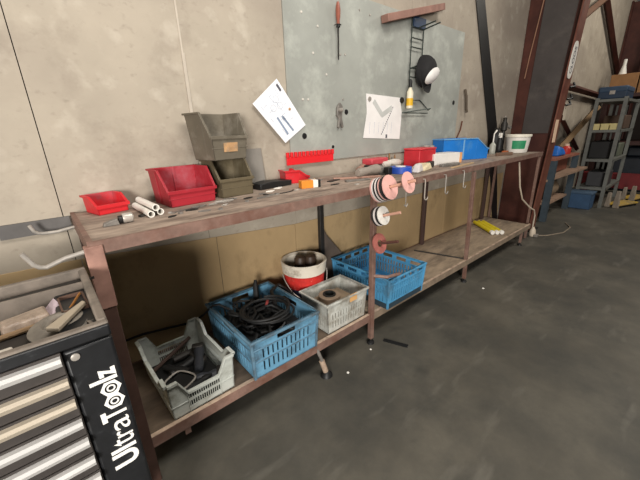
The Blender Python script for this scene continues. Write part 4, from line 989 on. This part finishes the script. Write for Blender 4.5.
for k, (x, y, z, d, m, l) in enumerate(((6.80,-.56,.722,(.5,.26,.25),black,'black machine on the middle shelf of the steel rack'),(6.75,-.60,.302,(.45,.24,.22),mat('dark grey box','3a3a3c',.6),'dark grey box on the lowest shelf of the steel rack'),(7.2,-.58,1.142,(.5,.26,.2),mat('brown dark box','4f3d31',.8),'dark brown box at the far end of the upper rack shelf'),(7.28,-.58,.722,(.36,.26,.2),mat('grey green box','5d6153',.7),'grey green box at the far end of the middle rack shelf'))):
    solo('storage_box', MB().cbox((0,0,d[2]/2), d), m, l, 'box', (x,y,z), bevel=.01)
r = thing('tool_case', 'dark blue tool case on top of the steel rack', 'case', (6.75,-.56,1.562), 0)
build('body', MB().box((-.28,-.16,0),(.28,.16,.12)), mat('dark blue case','26364a',.5), r, .015)
build('lid', MB().box((-.285,-.165,.085),(.285,.165,.165)), mat('slate case lid','31445a',.5), r, .02)
build('latch', MB().box((-.296,-.03,.06),(-.284,.03,.11)), steel, r)
# shelf behind with boxes
t = thing('pallet_rack', 'dark pallet rack carrying brown cartons in the far right corner', 'rack')
for (x, y) in ((8.3,-.20),(8.3,-2.3),(9.3,-.20),(9.3,-2.3)):
    build('post', MB().box((x-.04,y-.04,0),(x+.04,y+.04,1.72)), mat('dark red post','3a201b',.6), t)
for z in (1.72, .9):
    build('shelf', MB().box((8.2,-2.4,z-.06),(9.4,-.13,z)), mat('dark red post','3a201b',.6), t)
for k, (y, h_) in enumerate(((-.36,.34),(-.76,.36),(-1.18,.33))):
    solo('carton', MB().box((-.25,-.19,0),(.25,.19,h_)), brown_card, ['brown carton on the far pallet rack, leftmost','brown carton second on the far pallet rack','brown carton third on the far pallet rack'][k], 'carton', (8.65,y,1.722), group='cartons on the pallet rack', bevel=.005)
solo('dark_case', MB().box((-.2,-.3,0),(.2,.3,.16)), mat('dark navy','20242e',.6), 'dark navy case lying on the far brown cartons', 'case', (8.62,-.85,2.084), bevel=.01)
solo('white_cone', MB().lathe([(0,0),(.06,0),(.025,.16),(.025,.25),(0,.255)], 14), white_p, 'white bottle standing on the far brown cartons', 'bottle', (8.52,-.30,2.064))
solo('machine', MB().box((-.35,-.45,0),(.35,.45,.62)).box((-.2,-.3,.62),(.2,.3,.80)), mat('blue black machine','1b2129',.5,var=.3), 'dark blue black machine standing below the far cartons', 'machine', (8.65,-.95,0), bevel=.03)
solo('machine', MB().box((-.3,-.15,0),(.3,.28,.55)), mat('near black machine','17181a',.5,var=.3), 'low near black machine under the pallet rack, far right', 'machine', (8.6,-1.8,0), bevel=.03)
solo('red_cover', MB().hexa([(7.75,-1.9,.12),(8.05,-1.9,.12),(8.05,-.12,.12),(7.75,-.12,.12),(7.8,-1.9,.36),(8.05,-1.9,.36),(8.05,-.12,.36),(7.8,-.12,.36)]).box((7.8,-1.8,0),(8.0,-1.7,.12)).box((7.8,-.3,0),(8.0,-.2,.12)), mat('dark red cover','64161a',.7,var=.25,scale=8), 'long dark red low bench behind the steel rack', 'bench')
def stand(x, y, rz, label, k=0):
    r = thing('pallet_fork', label, 'fork', (x,y,0), rz, 'yellow low forks on the floor'); r.scale = (.9,.75,.85)
    build('plate', MB().box((0,-.13,.04),(.52,.13,.065)), mat('worn yellow paint','b8983f',.6,var=.3,dirt='8a7a5c',amt=.4), r, .005)
    build('base', MB().box((.02,-.11,0),(.5,.11,.04)), black, r)
    build('upright', MB().hexa([(-.03,-.12,0),(.02,-.12,0),(.02,-.02,0),(-.03,-.02,0),(-.03,-.10,.30),(.01,-.10,.30),(.01,-.04,.30),(-.03,-.04,.30)]), mat('pale grey bracket','95897b',.6,var=.2), r, .004)
    build('upright', MB().hexa([(-.03,.04,0),(.02,.04,0),(.02,.12,0),(-.03,.12,0),(-.03,.05,.26),(.01,.05,.26),(.01,.10,.26),(-.03,.10,.26)]), MATS['pale grey bracket'], r, .004)
stand(6.56,-.86,-.35,'yellow low fork with pale uprights at the foot of the steel rack')
stand(7.25,-.95,-.25,'farther yellow low fork behind the first, at the right edge')

# ------------------------------------------------------------------ light
world = bpy.data.worlds.new('World'); scene.world = world; world.use_nodes = True
bg = world.node_tree.nodes['Background']; bg.inputs[0].default_value = (1,.97,.93,1); bg.inputs[1].default_value = .06
def area(name, loc, target, sx, sy, power, col):
    l = bpy.data.lights.new(name, 'AREA'); l.shape = 'RECTANGLE'; l.size = sx; l.size_y = sy; l.energy = power; l.color = col
    o = bpy.data.objects.new(name, l); COL.objects.link(o); o.location = loc
    o.rotation_euler = (Vector(target)-Vector(loc)).to_track_quat('-Z','Y').to_euler()
    return o
area('door_daylight', (-2.2,-4.1,1.4), (.9,0,1.0), 1.0, 1.1, 255, (1,.955,.90))
area('far_fill_light', (7.2,-2.6,4.4), (6.8,-.4,.8), 2.0, .8, 105, (1,.93,.82))  # added fill, no fixture there; brightens the far wall and floor
area('roof_light', (0.9,-2.3,4.0), (1.3,-.5,0.5), 2.6, 1.0, 130, (1,.95,.88))

# ------------------------------------------------------------------ camera
f = 321.66
R = Vector((0.75653462,-0.6532424,-0.0304916)); U = Vector((0.23134129,0.22372751,0.9467984)); W = Vector((0.61166705,0.72333973,-0.32037954))
cd = bpy.data.cameras.new('Camera'); cam = bpy.data.objects.new('Camera', cd); COL.objects.link(cam)
cd.sensor_fit = 'HORIZONTAL'; cd.sensor_width = 36; cd.lens = f/640*36; cd.clip_start = .02
Mx = Matrix((R, U, -W)).transposed().to_4x4(); Mx.translation = Vector((0,-1.62644,1.25))
cam.matrix_world = Mx
scene.camera = cam
scene.view_settings.view_transform = 'Standard'; scene.view_settings.look = 'None'
scene.view_settings.gamma = 1; scene.view_settings.use_curve_mapping = False
scene.view_settings.exposure = 0.0
